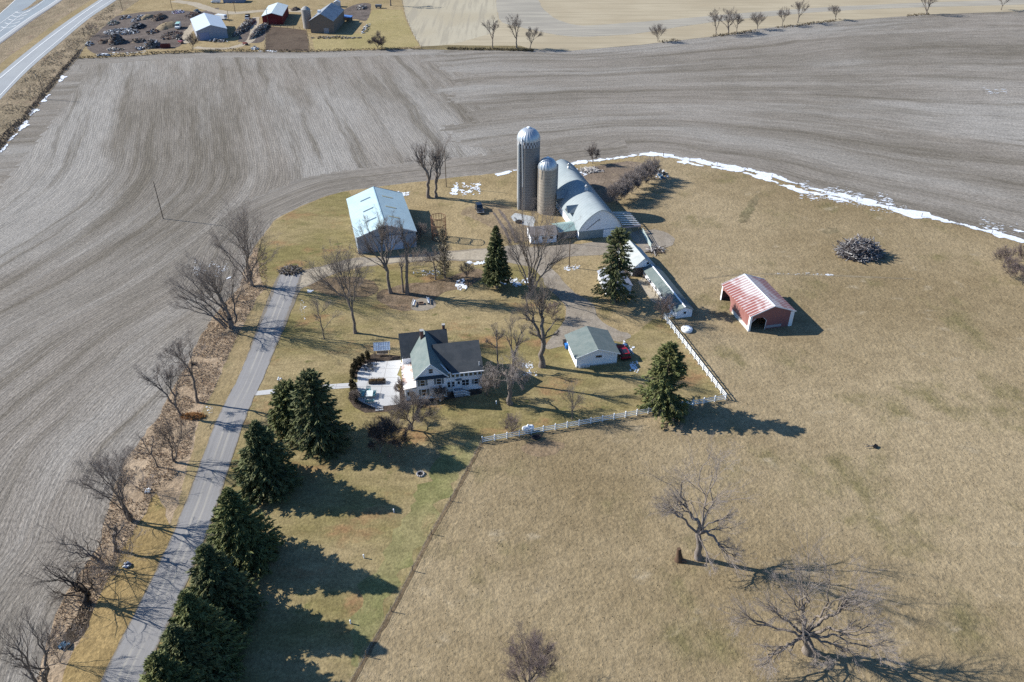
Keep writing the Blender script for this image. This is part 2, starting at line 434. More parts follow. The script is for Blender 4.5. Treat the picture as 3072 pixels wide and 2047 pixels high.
area('dirt_yard', [(268, 122), (300, 92), (345, 52), (380, 44), (450, 35), (540, 32), (600, 36), (655, 24), (640, 45), (590, 52), (570, 78), (566, 108), (548, 135), (505, 148), (452, 148), (400, 157), (330, 160), (285, 162), (262, 142)], .085, M_dirt, 1.5, .7, True)
area('dirt_yard_east', [(715, 118), (728, 70), (740, 62), (760, 62), (770, 72), (764, 100), (800, 82), (792, 120), (770, 130), (720, 126)], .085, M_dirt, 1.5, .5, True)
area('feedlot', [(800, 79), (860, 84), (918, 92), (924, 120), (928, 154), (860, 155), (796, 154), (797, 120)], .09, M_mud, 2, .25)
area('barn_yard_dirt', [(1018, 38), (1075, 12), (1110, 12), (1112, 30), (1100, 62), (1065, 58), (1030, 62)], .085, M_dirt, 1.5, .6, True)
M_far_lawn = ground_mat('far_lawn', (.36, .30, .155), (.32, .27, .13), (.28, .25, .11), big=.04, patch=.08, fine=1.2, fa=.35)
area('far_lawn', [(936, 118), (1010, 106), (1090, 100), (1100, 60), (1120, 30), (1206, 30), (1217, 60), (1236, 102), (1258, 138), (1180, 146), (1060, 150), (945, 152)], .08, M_far_lawn, 2, .6)
ribbon('farm_lane', [(520, 4), (580, 12), (640, 32), (700, 40), (780, 34), (860, 32), (930, 36)], 6.5, .095, M_lane, jit=.35)
ribbon('farm_lane_loop', [(768, 52), (764, 80), (758, 112), (740, 130), (690, 145), (630, 147), (585, 143)], 4.0, .10, M_lane, jit=.35)
ribbon('farm_lane_west', [(592, 60), (578, 80), (560, 105), (566, 130)], 4.0, .10, M_lane, jit=.35)

# stubble field to the north east with a worked contour strip
def stubble(name, a, b, c, f1=.5, seed=0, xs=.02):
    k = NT(name, 1.0, .05); p = k.pos()
    c1 = k.mix(k.ramp(k.noise(p, .02, 4), .35, .65), a, b)
    st_ = k.noise(k.vec(p, (f1, xs, 1)), 1.0, 4, .6)
    c1 = k.mix(k.math('MULTIPLY', k.ramp(st_, .45, .62), .7), c1, c)
    k.col(k.scale(c1, k.amp(k.noise(p, 1.4, 4, .8), .3)))
    return k.m
M_stub = stubble('pale_stubble', (.41, .37, .28), (.37, .325, .235), (.30, .27, .21), .35)
M_stub2 = stubble('tan_stubble', (.405, .35, .25), (.35, .295, .205), (.31, .265, .185), .02, xs=.3)
M_cont = stubble('contour_strip', (.31, .285, .24), (.28, .26, .22), (.40, .37, .30), .03, xs=.5)
area('stubble_field', [(1266, 146), (1455, 147), (1710, 153), (1922, 135), (2200, 103), (2267, 88), (2484, 66), (2788, 44), (3072, 34), (3500, 19), (3800, -150), (1190, -150), (1207, 0), (1217, 51), (1238, 102)], .055, M_stub2, 4, .4)
area('stubble_field_west', [(1209, 2), (1219, 52), (1240, 102), (1268, 145), (1380, 128), (1470, 102), (1494, 70), (1490, 30), (1487, 0), (1470, -120), (1200, -120)], .065, M_stub, 3, .6)
area('contour_strip', [(1487, -110), (1488, 0), (1494, 40), (1508, 68), (1561, 82), (1640, 100), (1700, 109), (1752, 111), (1840, 107), (1922, 100), (2060, 78), (2202, 60), (2484, 35), (2780, 22), (3072, 14), (3500, -10), (3500, -45), (3072, -4), (2780, 8), (2484, 22), (2202, 42), (2050, 56), (1900, 68), (1752, 77), (1690, 66), (1650, 45), (1615, 0), (1590, -110)], .075, M_cont, 3, .5, True)
area('tree_line_grass', [(1240, 149), (1268, 140), (1350, 136), (1455, 138), (1560, 138), (1600, 150), (1580, 153), (1455, 151)], .08, ground_mat('weed_strip', (.24, .20, .11), (.17, .14, .08), fine=1.2), 2, .5)

# home farm: pasture, lawns, roadside grass
area('pasture', [(1000, 2150), (1056, 2047), (1123, 1927), (1201, 1788), (1292, 1607), (1376, 1462), (1446, 1329), (2177, 1199), (1991, 956), (2050, 950), (1975, 870), (1938, 826), (1950, 790), (1925, 735), (1900, 700), (1880, 650), (1838, 575), (1850, 540), (1905, 490), (1927, 467), (1990, 469), (2099, 489), (2273, 519), (2408, 561), (2597, 611), (2747, 646), (2896, 681), (3072, 728), (3400, 832), (3700, 900), (3700, 2150)], .05, M_past, 2, .3)
area('farmyard', [(763, 741), (790, 705), (829, 656), (903, 620), (980, 588), (1044, 573), (1255, 546), (1363, 533), (1480, 522), (1550, 510), (1714, 490), (1857, 474), (1930, 464), (1905, 492), (1850, 542), (1838, 577), (1880, 652), (1900, 702), (1925, 737), (1952, 792), (1940, 828), (1977, 872), (2052, 952), (1990, 960), (1900, 1010), (1700, 1000), (1690, 915), (1600, 800), (1480, 785), (1100, 800), (940, 860), (860, 900), (790, 905)], .055, M_meadow, 2, .4)
area('lawn', [(330, 2150), (424, 2047), (520, 1820), (620, 1600), (733, 1260), (794, 1120), (888, 900), (905, 868), (940, 860), (1000, 828), (1100, 802), (1250, 788), (1480, 785), (1600, 800), (1640, 850), (1690, 915), (1700, 990), (1800, 1000), (1900, 1008), (1960, 958), (1991, 956), (2177, 1199), (1446, 1329), (1376, 1462), (1292, 1607), (1201, 1788), (1123, 1927), (1056, 2047), (1000, 2150)], .06, M_lawn, 2, .3)
area('mown_lawn_west', [(800, 860), (775, 800), (775, 740), (800, 700), (840, 655), (905, 622), (980, 592), (1044, 577), (1056, 640), (1068, 765), (960, 802), (880, 812)], .065, M_lawn, 1.5, .4, True)
area('roadside_grass', [(-60, 2300), (60, 2150), (108, 2047), (135, 1956), (178, 1821), (297, 1632), (324, 1524), (378, 1378), (475, 1254), (496, 1206), (579, 1066), (591, 1031), (630, 964), (719, 856), (763, 741), (800, 760), (830, 800), (800, 868), (722, 1118), (652, 1258), (522, 1598), (302, 2047), (240, 2160)], .06, M_tall, 1.5, .7)
area('mown_roadside', [(240, 2160), (290, 2047), (400, 1820), (505, 1598), (560, 1420), (600, 1250), (640, 1174), (703, 1031), (770, 894), (797, 868), (812, 868), (724, 1118), (654, 1258), (524, 1598), (304, 2047), (255, 2160)], .07, M_strip, 1.5, .5)
area('mown_roadside_south', [(130, 2160), (180, 2047), (262, 1860), (330, 1720), (420, 1560), (470, 1480), (524, 1598), (304, 2047), (255, 2160)], .075, ground_mat('rough_strip', (.34, .25, .12), (.28, .21, .10), (.24, .21, .09), fine=1.6, fa=.6), 1.5, .6)
road('lane', [(235, 2180), (300, 2047), (520, 1600), (650, 1260), (721, 1120), (803, 900), (826, 845), (842, 815)], [(368, 2180), (426, 2047), (622, 1600), (735, 1260), (796, 1120), (888, 900), (899, 855), (908, 822)], .10, M_asph, jit=.25)
area('farm_drive', [(838, 828), (846, 808), (905, 812), (960, 800), (1065, 775), (1150, 772), (1250, 763), (1370, 752), (1480, 744), (1560, 735), (1600, 742), (1700, 735), (1800, 728), (1850, 736), (1862, 752), (1800, 766), (1700, 772), (1655, 802), (1680, 832), (1727, 880), (1773, 905), (1792, 948), (1826, 979), (1892, 1006), (1860, 1026), (1800, 1020), (1690, 1040), (1640, 1046), (1660, 1005), (1684, 975), (1696, 948), (1692, 915), (1640, 860), (1600, 806), (1480, 784), (1380, 783), (1250, 786), (1100, 800), (1000, 824), (940, 852), (905, 866), (890, 880)], .085, M_gravel, 1.2, .5, True)
area('drive_sand', [(1100, 792), (1160, 778), (1250, 769), (1370, 757), (1478, 750), (1476, 778), (1380, 779), (1250, 781), (1120, 795)], .092, M_lane, 1.2, .35, True)
area('drive_apron', [(895, 862), (905, 818), (960, 805), (1065, 782), (1090, 790), (1000, 818), (940, 846), (905, 868)], .093, M_lane, 1.2, .35, True)
area('garden_bed', [(1130, 880), (1180, 862), (1240, 850), (1300, 845), (1400, 815), (1440, 808), (1450, 830), (1400, 862), (1330, 880), (1290, 915), (1250, 930), (1205, 932), (1165, 920), (1135, 905)], .075, ground_mat('leaf_litter', (.22, .165, .115), (.165, .125, .085), (.28, .19, .12), big=.2, patch=.4, fine=2.4, fa=.9), 1, .4, True)
area('garden_bed_west', [(900, 842), (960, 838), (1040, 830), (1120, 845), (1135, 870), (1100, 892), (1020, 890), (940, 872)], .073, ground_mat('brown_litter', (.20, .15, .10), (.155, .12, .08), (.25, .18, .11), big=.2, patch=.4, fine=2.0, fa=.8), 1, .5, True)
area('fire_pit_sand', [(1232, 925), (1240, 905), (1270, 893), (1300, 898), (1308, 918), (1290, 929), (1255, 934)], .08, M_gravel, 1, .2, True)
area('track_wheel_rut', [(1478, 640), (1484, 638), (1520, 690), (1535, 728), (1527, 730), (1512, 695)], .09, M_dirt, .8, .3)
area('track_wheel_rut_east', [(1492, 630), (1500, 628), (1530, 668), (1555, 728), (1546, 730), (1524, 675)], .09, M_dirt, .8, .3)
k = NT('pale_patio_concrete', .85, .2); p = k.pos()
c = k.scale((.46, .46, .455), k.amp(k.noise(p, .5, 5, .6), .22)); px_, py_, pz_ = k.sep(p)
jt = k.math('MAXIMUM', k.ramp(k.wave(p, 3.1, 0, 'X'), .985, .999), k.ramp(k.wave(p, 3.1, 0, 'Y'), .985, .999)); c = k.mix(k.math('MULTIPLY', jt, .5), c, (.22, .21, .20)); k.col(c); M_patio = k.m
area('pen_dirt', [(1700, 545), (1760, 508), (1860, 486), (1925, 492), (1912, 520), (1860, 575), (1830, 610), (1790, 590), (1745, 560)], .066, ground_mat('brown_pen_dirt', (.25, .20, .155), (.19, .15, .115), (.31, .25, .17), big=.08, patch=.2, fine=1.4, fa=.7), 1.2, .7, True)
area('rutted_yard', [(1380, 640), (1440, 612), (1500, 615), (1560, 640), (1600, 690), (1560, 728), (1500, 700), (1430, 660)], .066, ground_mat('brown_yard', (.30, .235, .15), (.24, .185, .125), (.33, .27, .17), big=.08, patch=.2, fine=1.4, fa=.6), 1.2, .8, True)
M_weed = ground_mat('weedy_patch', (.20, .175, .10), (.25, .20, .125), fine=1.6, fa=.9)
area('weedy_patch', [(2213, 668), (2222, 640), (2246, 606), (2268, 585), (2278, 596), (2262, 630), (2242, 668)], .066, M_weed, .8, .9)
area('worn_patch', [(2462, 698), (2480, 682), (2510, 684), (2520, 696), (2490, 704)], .066, M_weed, .8, .6)
ribbon('cattle_track', [(2110, 838), (2230, 824), (2400, 825), (2560, 830), (2740, 838)], .7, .067, ground_mat('trodden_path', (.22, .18, .12), (.30, .25, .17), fine=1.5), jit=.9)
area('fence_corner_soil', [(1560, 1345), (1600, 1326), (1660, 1322), (1690, 1335), (1660, 1362), (1610, 1372)], .066, ground_mat('trodden_soil', (.235, .175, .115), (.28, .21, .135), fine=1.8), .8, .5, True)
area('green_lawn_strip', [(1075, 2000), (1120, 1880), (1190, 1750), (1280, 1595), (1365, 1455), (1436, 1338), (1360, 1330), (1290, 1400), (1240, 1520), (1160, 1640), (1090, 1800), (1050, 1950)], .0655, ground_mat('greenish_lawn', (.27, .24, .12), (.19, .195, .08), (.30, .235, .125), big=.05, patch=.1, fine=2.0, fa=.65, bscale=2.2, bstr=.6, bd=.15), 1.0, 2.2, True)
area('ditch', [(246, 1812), (276, 1820), (264, 1880), (228, 1928), (178, 1950), (163, 1934), (204, 1885), (234, 1840)], .078, ground_mat('dark_ditch', (.06, .048, .038), (.095, .075, .055), fine=2.0, fa=.9), .6, .4, True)
area('silo_pad', [(1532, 652), (1545, 640), (1600, 650), (1606, 662), (1600, 682), (1570, 676), (1540, 664)], .088, M_conc, 1, .15)
area('bare_soil_patch', [(1890, 700), (1960, 690), (2010, 705), (2022, 730), (1985, 748), (1940, 760), (1915, 735)], .065, M_gravel, 1, .5, True)
area('coop_run', [(1912, 845), (1935, 828), (1955, 840), (1995, 905), (1985, 918), (1955, 905)], .07, M_lane, 1, .1)
bed = ground_mat('dark_mulch', (.10, .078, .062), (.075, .06, .05), fine=3, fa=.8)
area('mulch_bed', [(1046, 1180), (1050, 1205), (1062, 1222), (1096, 1240), (1160, 1236), (1215, 1222), (1250, 1214), (1340, 1200), (1445, 1182), (1445, 1166), (1200, 1170), (1076, 1206), (1066, 1150), (1060, 1100), (1090, 1074), (1120, 1062), (1200, 1068), (1200, 1080), (1090, 1095), (1074, 1120), (1062, 1160)], .07, bed, .8, .15)
area('patio', [(1072.6, 1165), (1072.6, 1120), (1078, 1112), (1090, 1096), (1118, 1088), (1171, 1084), (1204, 1081), (1200, 1105), (1191, 1127), (1200, 1131), (1204, 1150), (1188, 1156), (1198, 1176), (1200, 1214), (1122, 1223), (1094, 1212), (1072.6, 1200)], .085, M_patio, 2, 0)
area('walkway', [(764, 1188), (765, 1175), (900, 1160), (1072.6, 1148.5), (1072.6, 1163), (900, 1176)], .087, M_patio, 3, 0)
for i, (x, y) in enumerate(((1132, 1225.5), (1144, 1224), (1132.5, 1232), (1144.5, 1230.5))):
    a = G(x, y); o = MB().cbox((0, 0, 0), .72, .42, .06, .15).build('stepping_stone', M_patio); o.location = (*a, .12)
    tag(o, ('white stepping stone by the patio edge, farther left of the four', 'white stepping stone by the patio edge, farther right of the four', 'white stepping stone by the patio edge, nearer left of the four', 'white stepping stone by the patio edge, nearer right of the four')[i], 'paving stone', 'white stepping stones beside the patio')

# snow left in the furrows and along the fence
k = NT('old_snow', .7, .3); c = k.scale((.70, .735, .78), k.amp(k.noise(k.pos(), .9, 4, .6), .4)); k.col(c); k.bump(k.noise(k.pos(), 1.2, 4), .5, .2); M_snow = k.m
snow = MB(); rs = random.Random(3)
def blob(x, y, r, e=1.0, a=0.0, z=.13):
    n = 15; vs = []; ph = rs.random()*99; r *= math.exp(rs.gauss(0, .45))
    for i in range(n):
        t = 2*PI*i/n; q = r*max(.15, 1+1.1*mnoise.noise(Vector((math.cos(t)*1.3+ph, math.sin(t)*1.3, ph)))+.5*mnoise.noise(Vector((math.cos(t)*3+ph, math.sin(t)*3, ph)))); u, v = q*math.cos(t)*e, q*math.sin(t)/max(e, .01)**.5
        vs.append((x+u*math.cos(a)-v*math.sin(a), y+u*math.sin(a)+v*math.cos(a), z+rs.random()*.01))
    snow.add(vs, [tuple(range(n))])
def snow_line(pts, w, gap=0.0, jit=.5, side=0.0, zz=.13):
    P = world_poly(pts, .8, 0, False, 0, True)
    for i, q in enumerate(P):
        d = (P[min(i+1, len(P)-1)]-P[max(0, i-1)]); a = math.atan2(d.y, d.x)
        nz = mnoise.noise(Vector((i*.11, w, 1.7)))+.5*mnoise.noise(Vector((i*.37, w, 4.7)))
        if nz < gap-.55: continue
        off = side+rs.gauss(0, jit*w*.4)
        blob(q.x-math.sin(a)*off, q.y+math.cos(a)*off, w*(.42+.25*rs.random())*(1+.5*nz), 1.5, a, zz)
snow_line([(1990, 468), (2045, 477), (2099, 486), (2180, 500), (2273, 517), (2340, 537), (2408, 558), (2500, 583), (2597, 608), (2700, 633), (2747, 643), (2896, 678), (2990, 703), (3060, 722), (3120, 740)], 1.7, -.1, .3)
snow_line([(2060, 490), (2120, 499), (2200, 512), (2290, 535), (2340, 553), (2400, 572)], 1.4, .35, .6)
snow_line([(2400, 575), (2450, 584), (2490, 592), (2520, 600)], 1.5, .3, .5)
snow_line([(1714, 492), (1760, 485), (1810, 480), (1857, 474), (1900, 469), (1960, 464), (1990, 466)], 1.3, .1, .3)
snow_line([(1500, 524), (1530, 516), (1552, 511)], 1.2, .1, .3)
snow_line([(-20, 480), (10, 447), (74, 370), (110, 325), (143, 288), (165, 262), (190, 230)], .9, .45, .9)
for x0, x1, y0, y1, n, r, slope in ((2400, 2680, 540, 600, 420, .33, .16), (2560, 2720, 580, 630, 120, .3, .16), (1355, 1440, 545, 590, 120, .7, 0), (1185, 1230, 575, 590, 25, .5, 0), (1400, 1475, 786, 796, 45, .55, 0), (1480, 1600, 832, 862, 110, .45, 0), (575, 690, 775, 840, 120, .22, 0), (1370, 1395, 835, 875, 50, .45, 0), (1240, 1320, 810, 830, 30, .2, 0), (1565, 1600, 1085, 1110, 30, .25, 0), (1845, 1900, 1020, 1070, 40, .4, 0), (1890, 1915, 1080, 1120, 20, .4, 0), (1930, 1990, 500, 545, 35, .6, 0), (1690, 1760, 505, 530, 35, .8, 0), (2320, 2500, 818, 826, 40, .25, .02), (1570, 1610, 1110, 1135, 20, .2, 0), (2940, 3060, 640, 700, 30, .35, .2), (1690, 1740, 795, 815, 30, .3, 0), (2950, 3020, 260, 285, 20, .5, .1), (300, 440, 160, 170, 30, .5, -.06), (780, 830, 152, 157, 20, .7, 0), (900, 916, 888, 962, 45, .12, 0), (922, 932, 870, 880, 14, .2, 0), (620, 640, 1215, 1245, 16, .12, 0), (428, 452, 1465, 1485, 8, .15, 0)):
    for i in range(int(n*2.2)):
        u, v = rs.random(), rs.random()
        if n > 30 and mnoise.noise(Vector((u*5, v*3, n))) < -.02: continue
        v = .5+(v-.5)*(.35+.65*rs.random()); q = G(x0+u*(x1-x0), y0+v*(y1-y0)+slope*u*(x1-x0)); blob(q[0], q[1], .5*r*(.2+rs.random()), 1.8 if slope else 1.25, -.25 if slope else rs.random()*3, .125)
struct(snow.build('snow', M_snow), 'stuff')
# ---------------------------------------------------------------- trees
def bark(name, a, b, var=.5):
    k = NT(name, .95, .1); p = k.obj()
    c = k.mix(k.ramp(k.noise(k.vec(p, (2, 2, .5)), 1.2, 4, .7), .3, .7), a, b)
    k.col(c); k.bump(k.noise(k.vec(p, (3, 3, .6)), 2, 3), .6, .05)
    return k.m
M_bark = bark('grey_bark', (.15, .125, .105), (.23, .195, .165))
M_twig = bark('twig_bark', (.25, .215, .19), (.19, .16, .145))
M_twigd = bark('dark_twig_bark', (.16, .13, .115), (.12, .10, .088))
M_twigp = bark('purple_twig_bark', (.24, .185, .17), (.19, .15, .14))
M_silver = bark('silver_bark', (.25, .22, .20), (.17, .14, .12))
M_twigs = bark('silver_twig_bark', (.32, .285, .265), (.25, .215, .20))
NPR = np.random.default_rng(11)

def norm(a): return a/np.maximum(np.linalg.norm(a, axis=-1, keepdims=True), 1e-9)
def perp(d):
    h = np.where(np.abs(d[..., 2:3]) < .9, np.array([0, 0, 1.0]), np.array([1.0, 0, 0]))
    return norm(np.cross(d, h))
def tubes(P, R, s):
    """P (n,k,3) polylines, R (n,k) radii -> verts, quads"""
    n, k, _ = P.shape
    D = np.empty_like(P); D[:, 1:-1] = P[:, 2:]-P[:, :-2]; D[:, 0] = P[:, 1]-P[:, 0]; D[:, -1] = P[:, -1]-P[:, -2]
    D = norm(D); U = perp(norm(P[:, -1]-P[:, 0]))[:, None, :]
    U = norm(U-D*np.sum(U*D, -1, keepdims=True)); W = np.cross(D, U)
    a = np.arange(s)*2*PI/s
    V = P[:, :, None, :]+R[:, :, None, None]*(U[:, :, None, :]*np.cos(a)[None, None, :, None]+W[:, :, None, :]*np.sin(a)[None, None, :, None])
    base = (np.arange(n)*k*s)[:, None, None]+(np.arange(k-1)*s)[None, :, None]
    j = np.arange(s); jn = (j+1) % s
    F = np.stack([base+j, base+jn, base+s+jn, base+s+j], -1).reshape(-1, 4)
    return V.reshape(-1, 3), F
def join(parts):
    Vs, Fs, o = [], [], 0
    for V, F in parts:
        Vs.append(V); Fs.append(F+o); o += len(V)
    return np.concatenate(Vs), np.concatenate(Fs)
def kids_of(P, R, m, t0, t1, ang, lfac, rng, k=4, up=.15, wob=.18, rmin=.01, rfac=.6, minlen=.3, out=0.0, cen=None):
    """m children on every polyline of P"""
    n, kk, _ = P.shape
    L = np.linalg.norm(np.diff(P, axis=1), axis=2).sum(1)
    t = t0+(t1-t0)*rng.random((n, m))**.9
    f = t*(kk-1); i = np.minimum(f.astype(int), kk-2); w = (f-i)[..., None]
    ar = np.arange(n)[:, None]
    o = P[ar, i]*(1-w)+P[ar, i+1]*w; r = R[ar, i]*(1-w[..., 0])+R[ar, i+1]*w[..., 0]
    d = norm(P[ar, i+1]-P[ar, i])
    u = perp(d); v = np.cross(d, u); ph = rng.random((n, m, 1))*2*PI
    a = (ang*(.7+.6*rng.random((n, m, 1))))
    side = u*np.cos(ph)+v*np.sin(ph)
    if cen is not None: side = norm(side+out*norm((o-cen)*np.array([1, 1, .4])))
    dr = norm(d*np.cos(a)+side*np.sin(a)+np.array([0, 0, up]))
    ln = np.maximum(L[:, None]*lfac*(1.1-.6*t)*(.65+.7*rng.random((n, m))), minlen)
    pts = [o]; dd = dr
    for q in range(1, k):
        dd = norm(dd+rng.normal(0, wob, dd.shape)+np.array([0, 0, up*.35]))
        pts.append(pts[-1]+dd*(ln/(k-1))[..., None])
    C = np.stack(pts, 2).reshape(n*m, k, 3)
    r0 = np.minimum(r*rfac, ln*.035+rmin).reshape(-1)
    RR = np.maximum(r0[:, None]*np.linspace(1, .35, k)[None], rmin*.7)
    return C, RR

def bare_tree(name, label, bx, by, ty, xl, xr, fork=.2, stems=6, seed=1, r0=.35, style='vase', dens=1.0, tm=None, wm=None, cat='tree', group=None, low=0.0, base=1, levels=4, twr=.0095, depth=.85, lean=None, tp=None, fk=None):
    rng = np.random.default_rng(seed)
    x0, Y = G(bx, by); h = PY(bx, ty, Y)[1]; my = by+(ty-by)*.6
    xL = PY(xl, my, Y)[0]-x0; xR = PY(xr, my, Y)[0]-x0
    cx = (xL+xR)/2; rx = (xR-xL)/2; ry = rx*depth
    if fk: q_ = PY(fk[0], fk[1], Y); fork = q_[1]/h
    f = np.array([q_[0]-x0, 0, q_[1]]) if fk else np.array([cx*fork*(.8 if lean is None else lean), 0, h*fork])
    parts_t, parts_c = [], []
    # trunk with a flared foot
    k = 6
    tt = np.linspace(0, 1, k)
    T = np.stack([f*t for t in tt])[None]+np.concatenate([np.zeros((1, 1, 3)), rng.normal(0, r0*.25, (1, k-1, 3))*np.array([1, 1, .2])], 1)
    T[0, 0, 2] = -.2; T[0, 1:-1] += (T[0, :1]-T[0, 1:-1])*.0
    TR = (r0*(.92+.5*np.exp(-tt*10))*(1-.18*tt))[None]
    parts_t.append(tubes(T, TR, 9)); top = T[0, -1]
    # limbs: bend from the fork to tips spread over the crown
    n = stems; tips = []
    g = PI*(3-math.sqrt(5)); a0 = rng.random()*6.28
    for i in range(n):
        q = (i+.5)/n; rad = math.sqrt(q); an = a0+i*g
        z = {'vase': 1-.30*q**1.5, 'upright': 1-.55*q, 'round': .98-.62*q, 'dead': .95-.6*q*rng.random(), 'weep': .95-.4*q, 'wide': .92-.72*q, 'shrub': 1-.45*q}[style]
        z *= .88+.14*rng.random()
        tips.append((cx+rx*rad*math.cos(an)*(.86+.2*rng.random()), ry*rad*math.sin(an)*.95, h*max(z, fork+.12)))
    if tp:
        tips = []
        for px_, py_ in tp:
            dy = rng.normal(0, .42)*ry
            q_ = PY(px_, py_, Y+dy)
            if q_[1] < .14*h: zz = h*.16; g_ = G(px_, py_, zz); tips.append((g_[0]-x0, g_[1]-Y, zz))
            else: tips.append((q_[0]-x0, dy, q_[1]))
        for i in range(int(len(tp)*.6)):               # companions between neighbouring limbs
            a_, b_ = np.array(tips[i]), np.array(tips[rng.integers(len(tp))])
            c_ = a_*.62+b_*.38; c_[1] += rng.normal(0, .35)*ry; tips.append(tuple(c_))
        n = len(tips)
    tips = np.array(tips)
    off = np.zeros(3)
    upb = {'vase': .55, 'upright': .5, 'round': .25, 'dead': .2, 'weep': .6, 'wide': .15, 'shrub': .45}[style]
    crook = {'dead': 2.4, 'wide': 1.7, 'round': 1.5, 'weep': 1.3}.get(style, 1.0)
    def limbs(A, B, T0, k, wob):                       # curved limbs from A to B leaving along T0
        dirs = B-A; Ls = np.linalg.norm(dirs, axis=1, keepdims=True)
        C = A+T0*Ls*.45+dirs*.12
        t = np.linspace(0, 1, k)[None, :, None]
        Q = (1-t)**2*A[:, None]+2*t*(1-t)*C[:, None]+t*t*B[:, None]
        J = np.cumsum(rng.normal(0, 1, (len(A), k, 3))*(Ls*.030*wob)[:, None], 1); J -= J[:, :1]
        J -= J[:, -1:]*t*.6
        return Q+J
    ng = max(2, int(round(n/2.6))) if n > 3 else n
    sd = tips-top; dn = norm(sd)
    seeds = [int(rng.integers(n))]
    while len(seeds) < ng:
        dd_ = np.min(np.stack([1-dn@dn[q] for q in seeds]), 0); seeds.append(int(np.argmax(dd_)))
    lab = np.argmax(np.stack([dn@dn[q] for q in seeds]), 0)
    Ms, Mt, As = [], [], []
    for q in range(ng):
        mem = tips[lab == q]
        if not len(mem): mem = tips[seeds[q]:seeds[q]+1]
        mean = mem.mean(0)
        a_ = top-np.array([0, 0, 1])*rng.random()*.30*fork*h*(1 if style in ('dead', 'wide', 'round') else .6)
        if base > 1: a_ = a_*np.array([.35, .35, .25])+np.array([rng.normal(0, r0*.9), rng.normal(0, r0*.9), 0])
        f_ = (rng.uniform(.15, .32) if style in ('round', 'shrub') or h < 9 else rng.uniform(.28, .48)) if len(mem) > 1 else .45
        m_ = a_+(mean-a_)*f_; m_[2] += upb*.10*np.linalg.norm(mean-a_)
        As.append(a_); Ms.append(m_); Mt.append(norm(mean-a_))
    As, Ms, Mt = np.array(As), np.array(Ms), np.array(Mt)
    T0 = norm(Mt*np.array([1, 1, .8])+np.array([0, 0, upb*1.1+.1]))
    L0 = limbs(As, Ms, T0, 7, crook)
    cnt = np.array([max(1, (lab == q).sum()) for q in range(ng)])
    ra = r0*np.sqrt(cnt/n)*(.85+.25*rng.random(ng))+.02
    R0 = ra[:, None]*np.linspace(1, .72, 7)[None]
    parts_t.append(tubes(L0, R0, 7))
    E0 = L0[:, -1]; D0 = norm(L0[:, -1]-L0[:, -3])
    L1 = limbs(E0[lab], tips, norm(D0[lab]+.5*norm(tips-E0[lab])), 8, crook)
    R1 = (ra[lab]*.72/np.sqrt(np.maximum(cnt[lab], 1)*.75))[:, None]*np.linspace(1, .10, 8)[None]+.006
    parts_t.append(tubes(L1, R1, 6))
    S0, Q0 = kids_of(L0, R0, max(1, int(2*dens)), .3, 1, .75, .7, rng, 6, .2, .16, twr*1.6, .45, .8, .7, np.array([cx, 0, h*.5]))
    parts_t.append(tubes(S0, Q0, 4)); 
    cen = np.array([cx, 0, h*.55])
    if tp: dens *= .85
    mm = lambda v: max(1, int(round(v*dens)))
    m2, m3, m4, m5 = {'vase': (9, 7, 5, 3), 'upright': (10, 8, 5, 3), 'round': (14, 9, 6, 3), 'dead': (6, 5, 4, 2), 'weep': (14, 9, 6, 4), 'wide': (12, 8, 5, 4), 'shrub': (5, 5, 4, 3)}[style]
    up = {'weep': .1, 'wide': .06, 'dead': .08}.get(style, .22)
    L2, R2 = kids_of(L1, R1, mm(m2), .04, .92, .55, (.75 if style in ('round', 'shrub') or h < 9 else .60), rng, 6, up, .15*crook**.5, twr*1.5, .55, .6, .8, cen)
    parts_t.append(tubes(L2, R2, 4))
    S3, Q3 = kids_of(S0, Q0, mm(m3), .1, .98, .6, .5, rng, 4, up, .15, twr*1.1, .55, .4, .5, cen)
    L3b = (S3, Q3); parts_c.append(tubes(S3, Q3, 3))
    wd = {'weep': -.55}.get(style, up*.8)
    L3, R3 = kids_of(L2, R2, mm(m3), .06, .96, .58, (.62 if h < 9 else .56), rng, 4, wd, .18, twr*1.1, .55, .4, .5, cen)
    parts_c.append(tubes(L3, R3, 3))
    if levels >= 4:
        L4, R4 = kids_of(L3, R3, mm(m4), .1, 1, .6, .52, rng, 3, wd*(2.2 if style == 'weep' else .7), .15, twr*.9, .6, .3, .3, cen)
        parts_c.append(tubes(L4, R4, 3))
        if levels >= 5:
            L5, R5 = kids_of(L4, R4, mm(m5), .1, 1, .6, .55, rng, 2, wd*(2.5 if style == 'weep' else .6), .2, twr*.75, .7, .25)
            parts_c.append(tubes(L5, R5, 3))
    root = thing(name, label, cat, (x0, Y, .08), 0, group)
    link('trunk', np_mesh('trunk', *join(parts_t)), tm or M_bark, root)
    link('crown', np_mesh('crown', *join(parts_c)), wm or M_twig, root)
    return root

BT = bare_tree
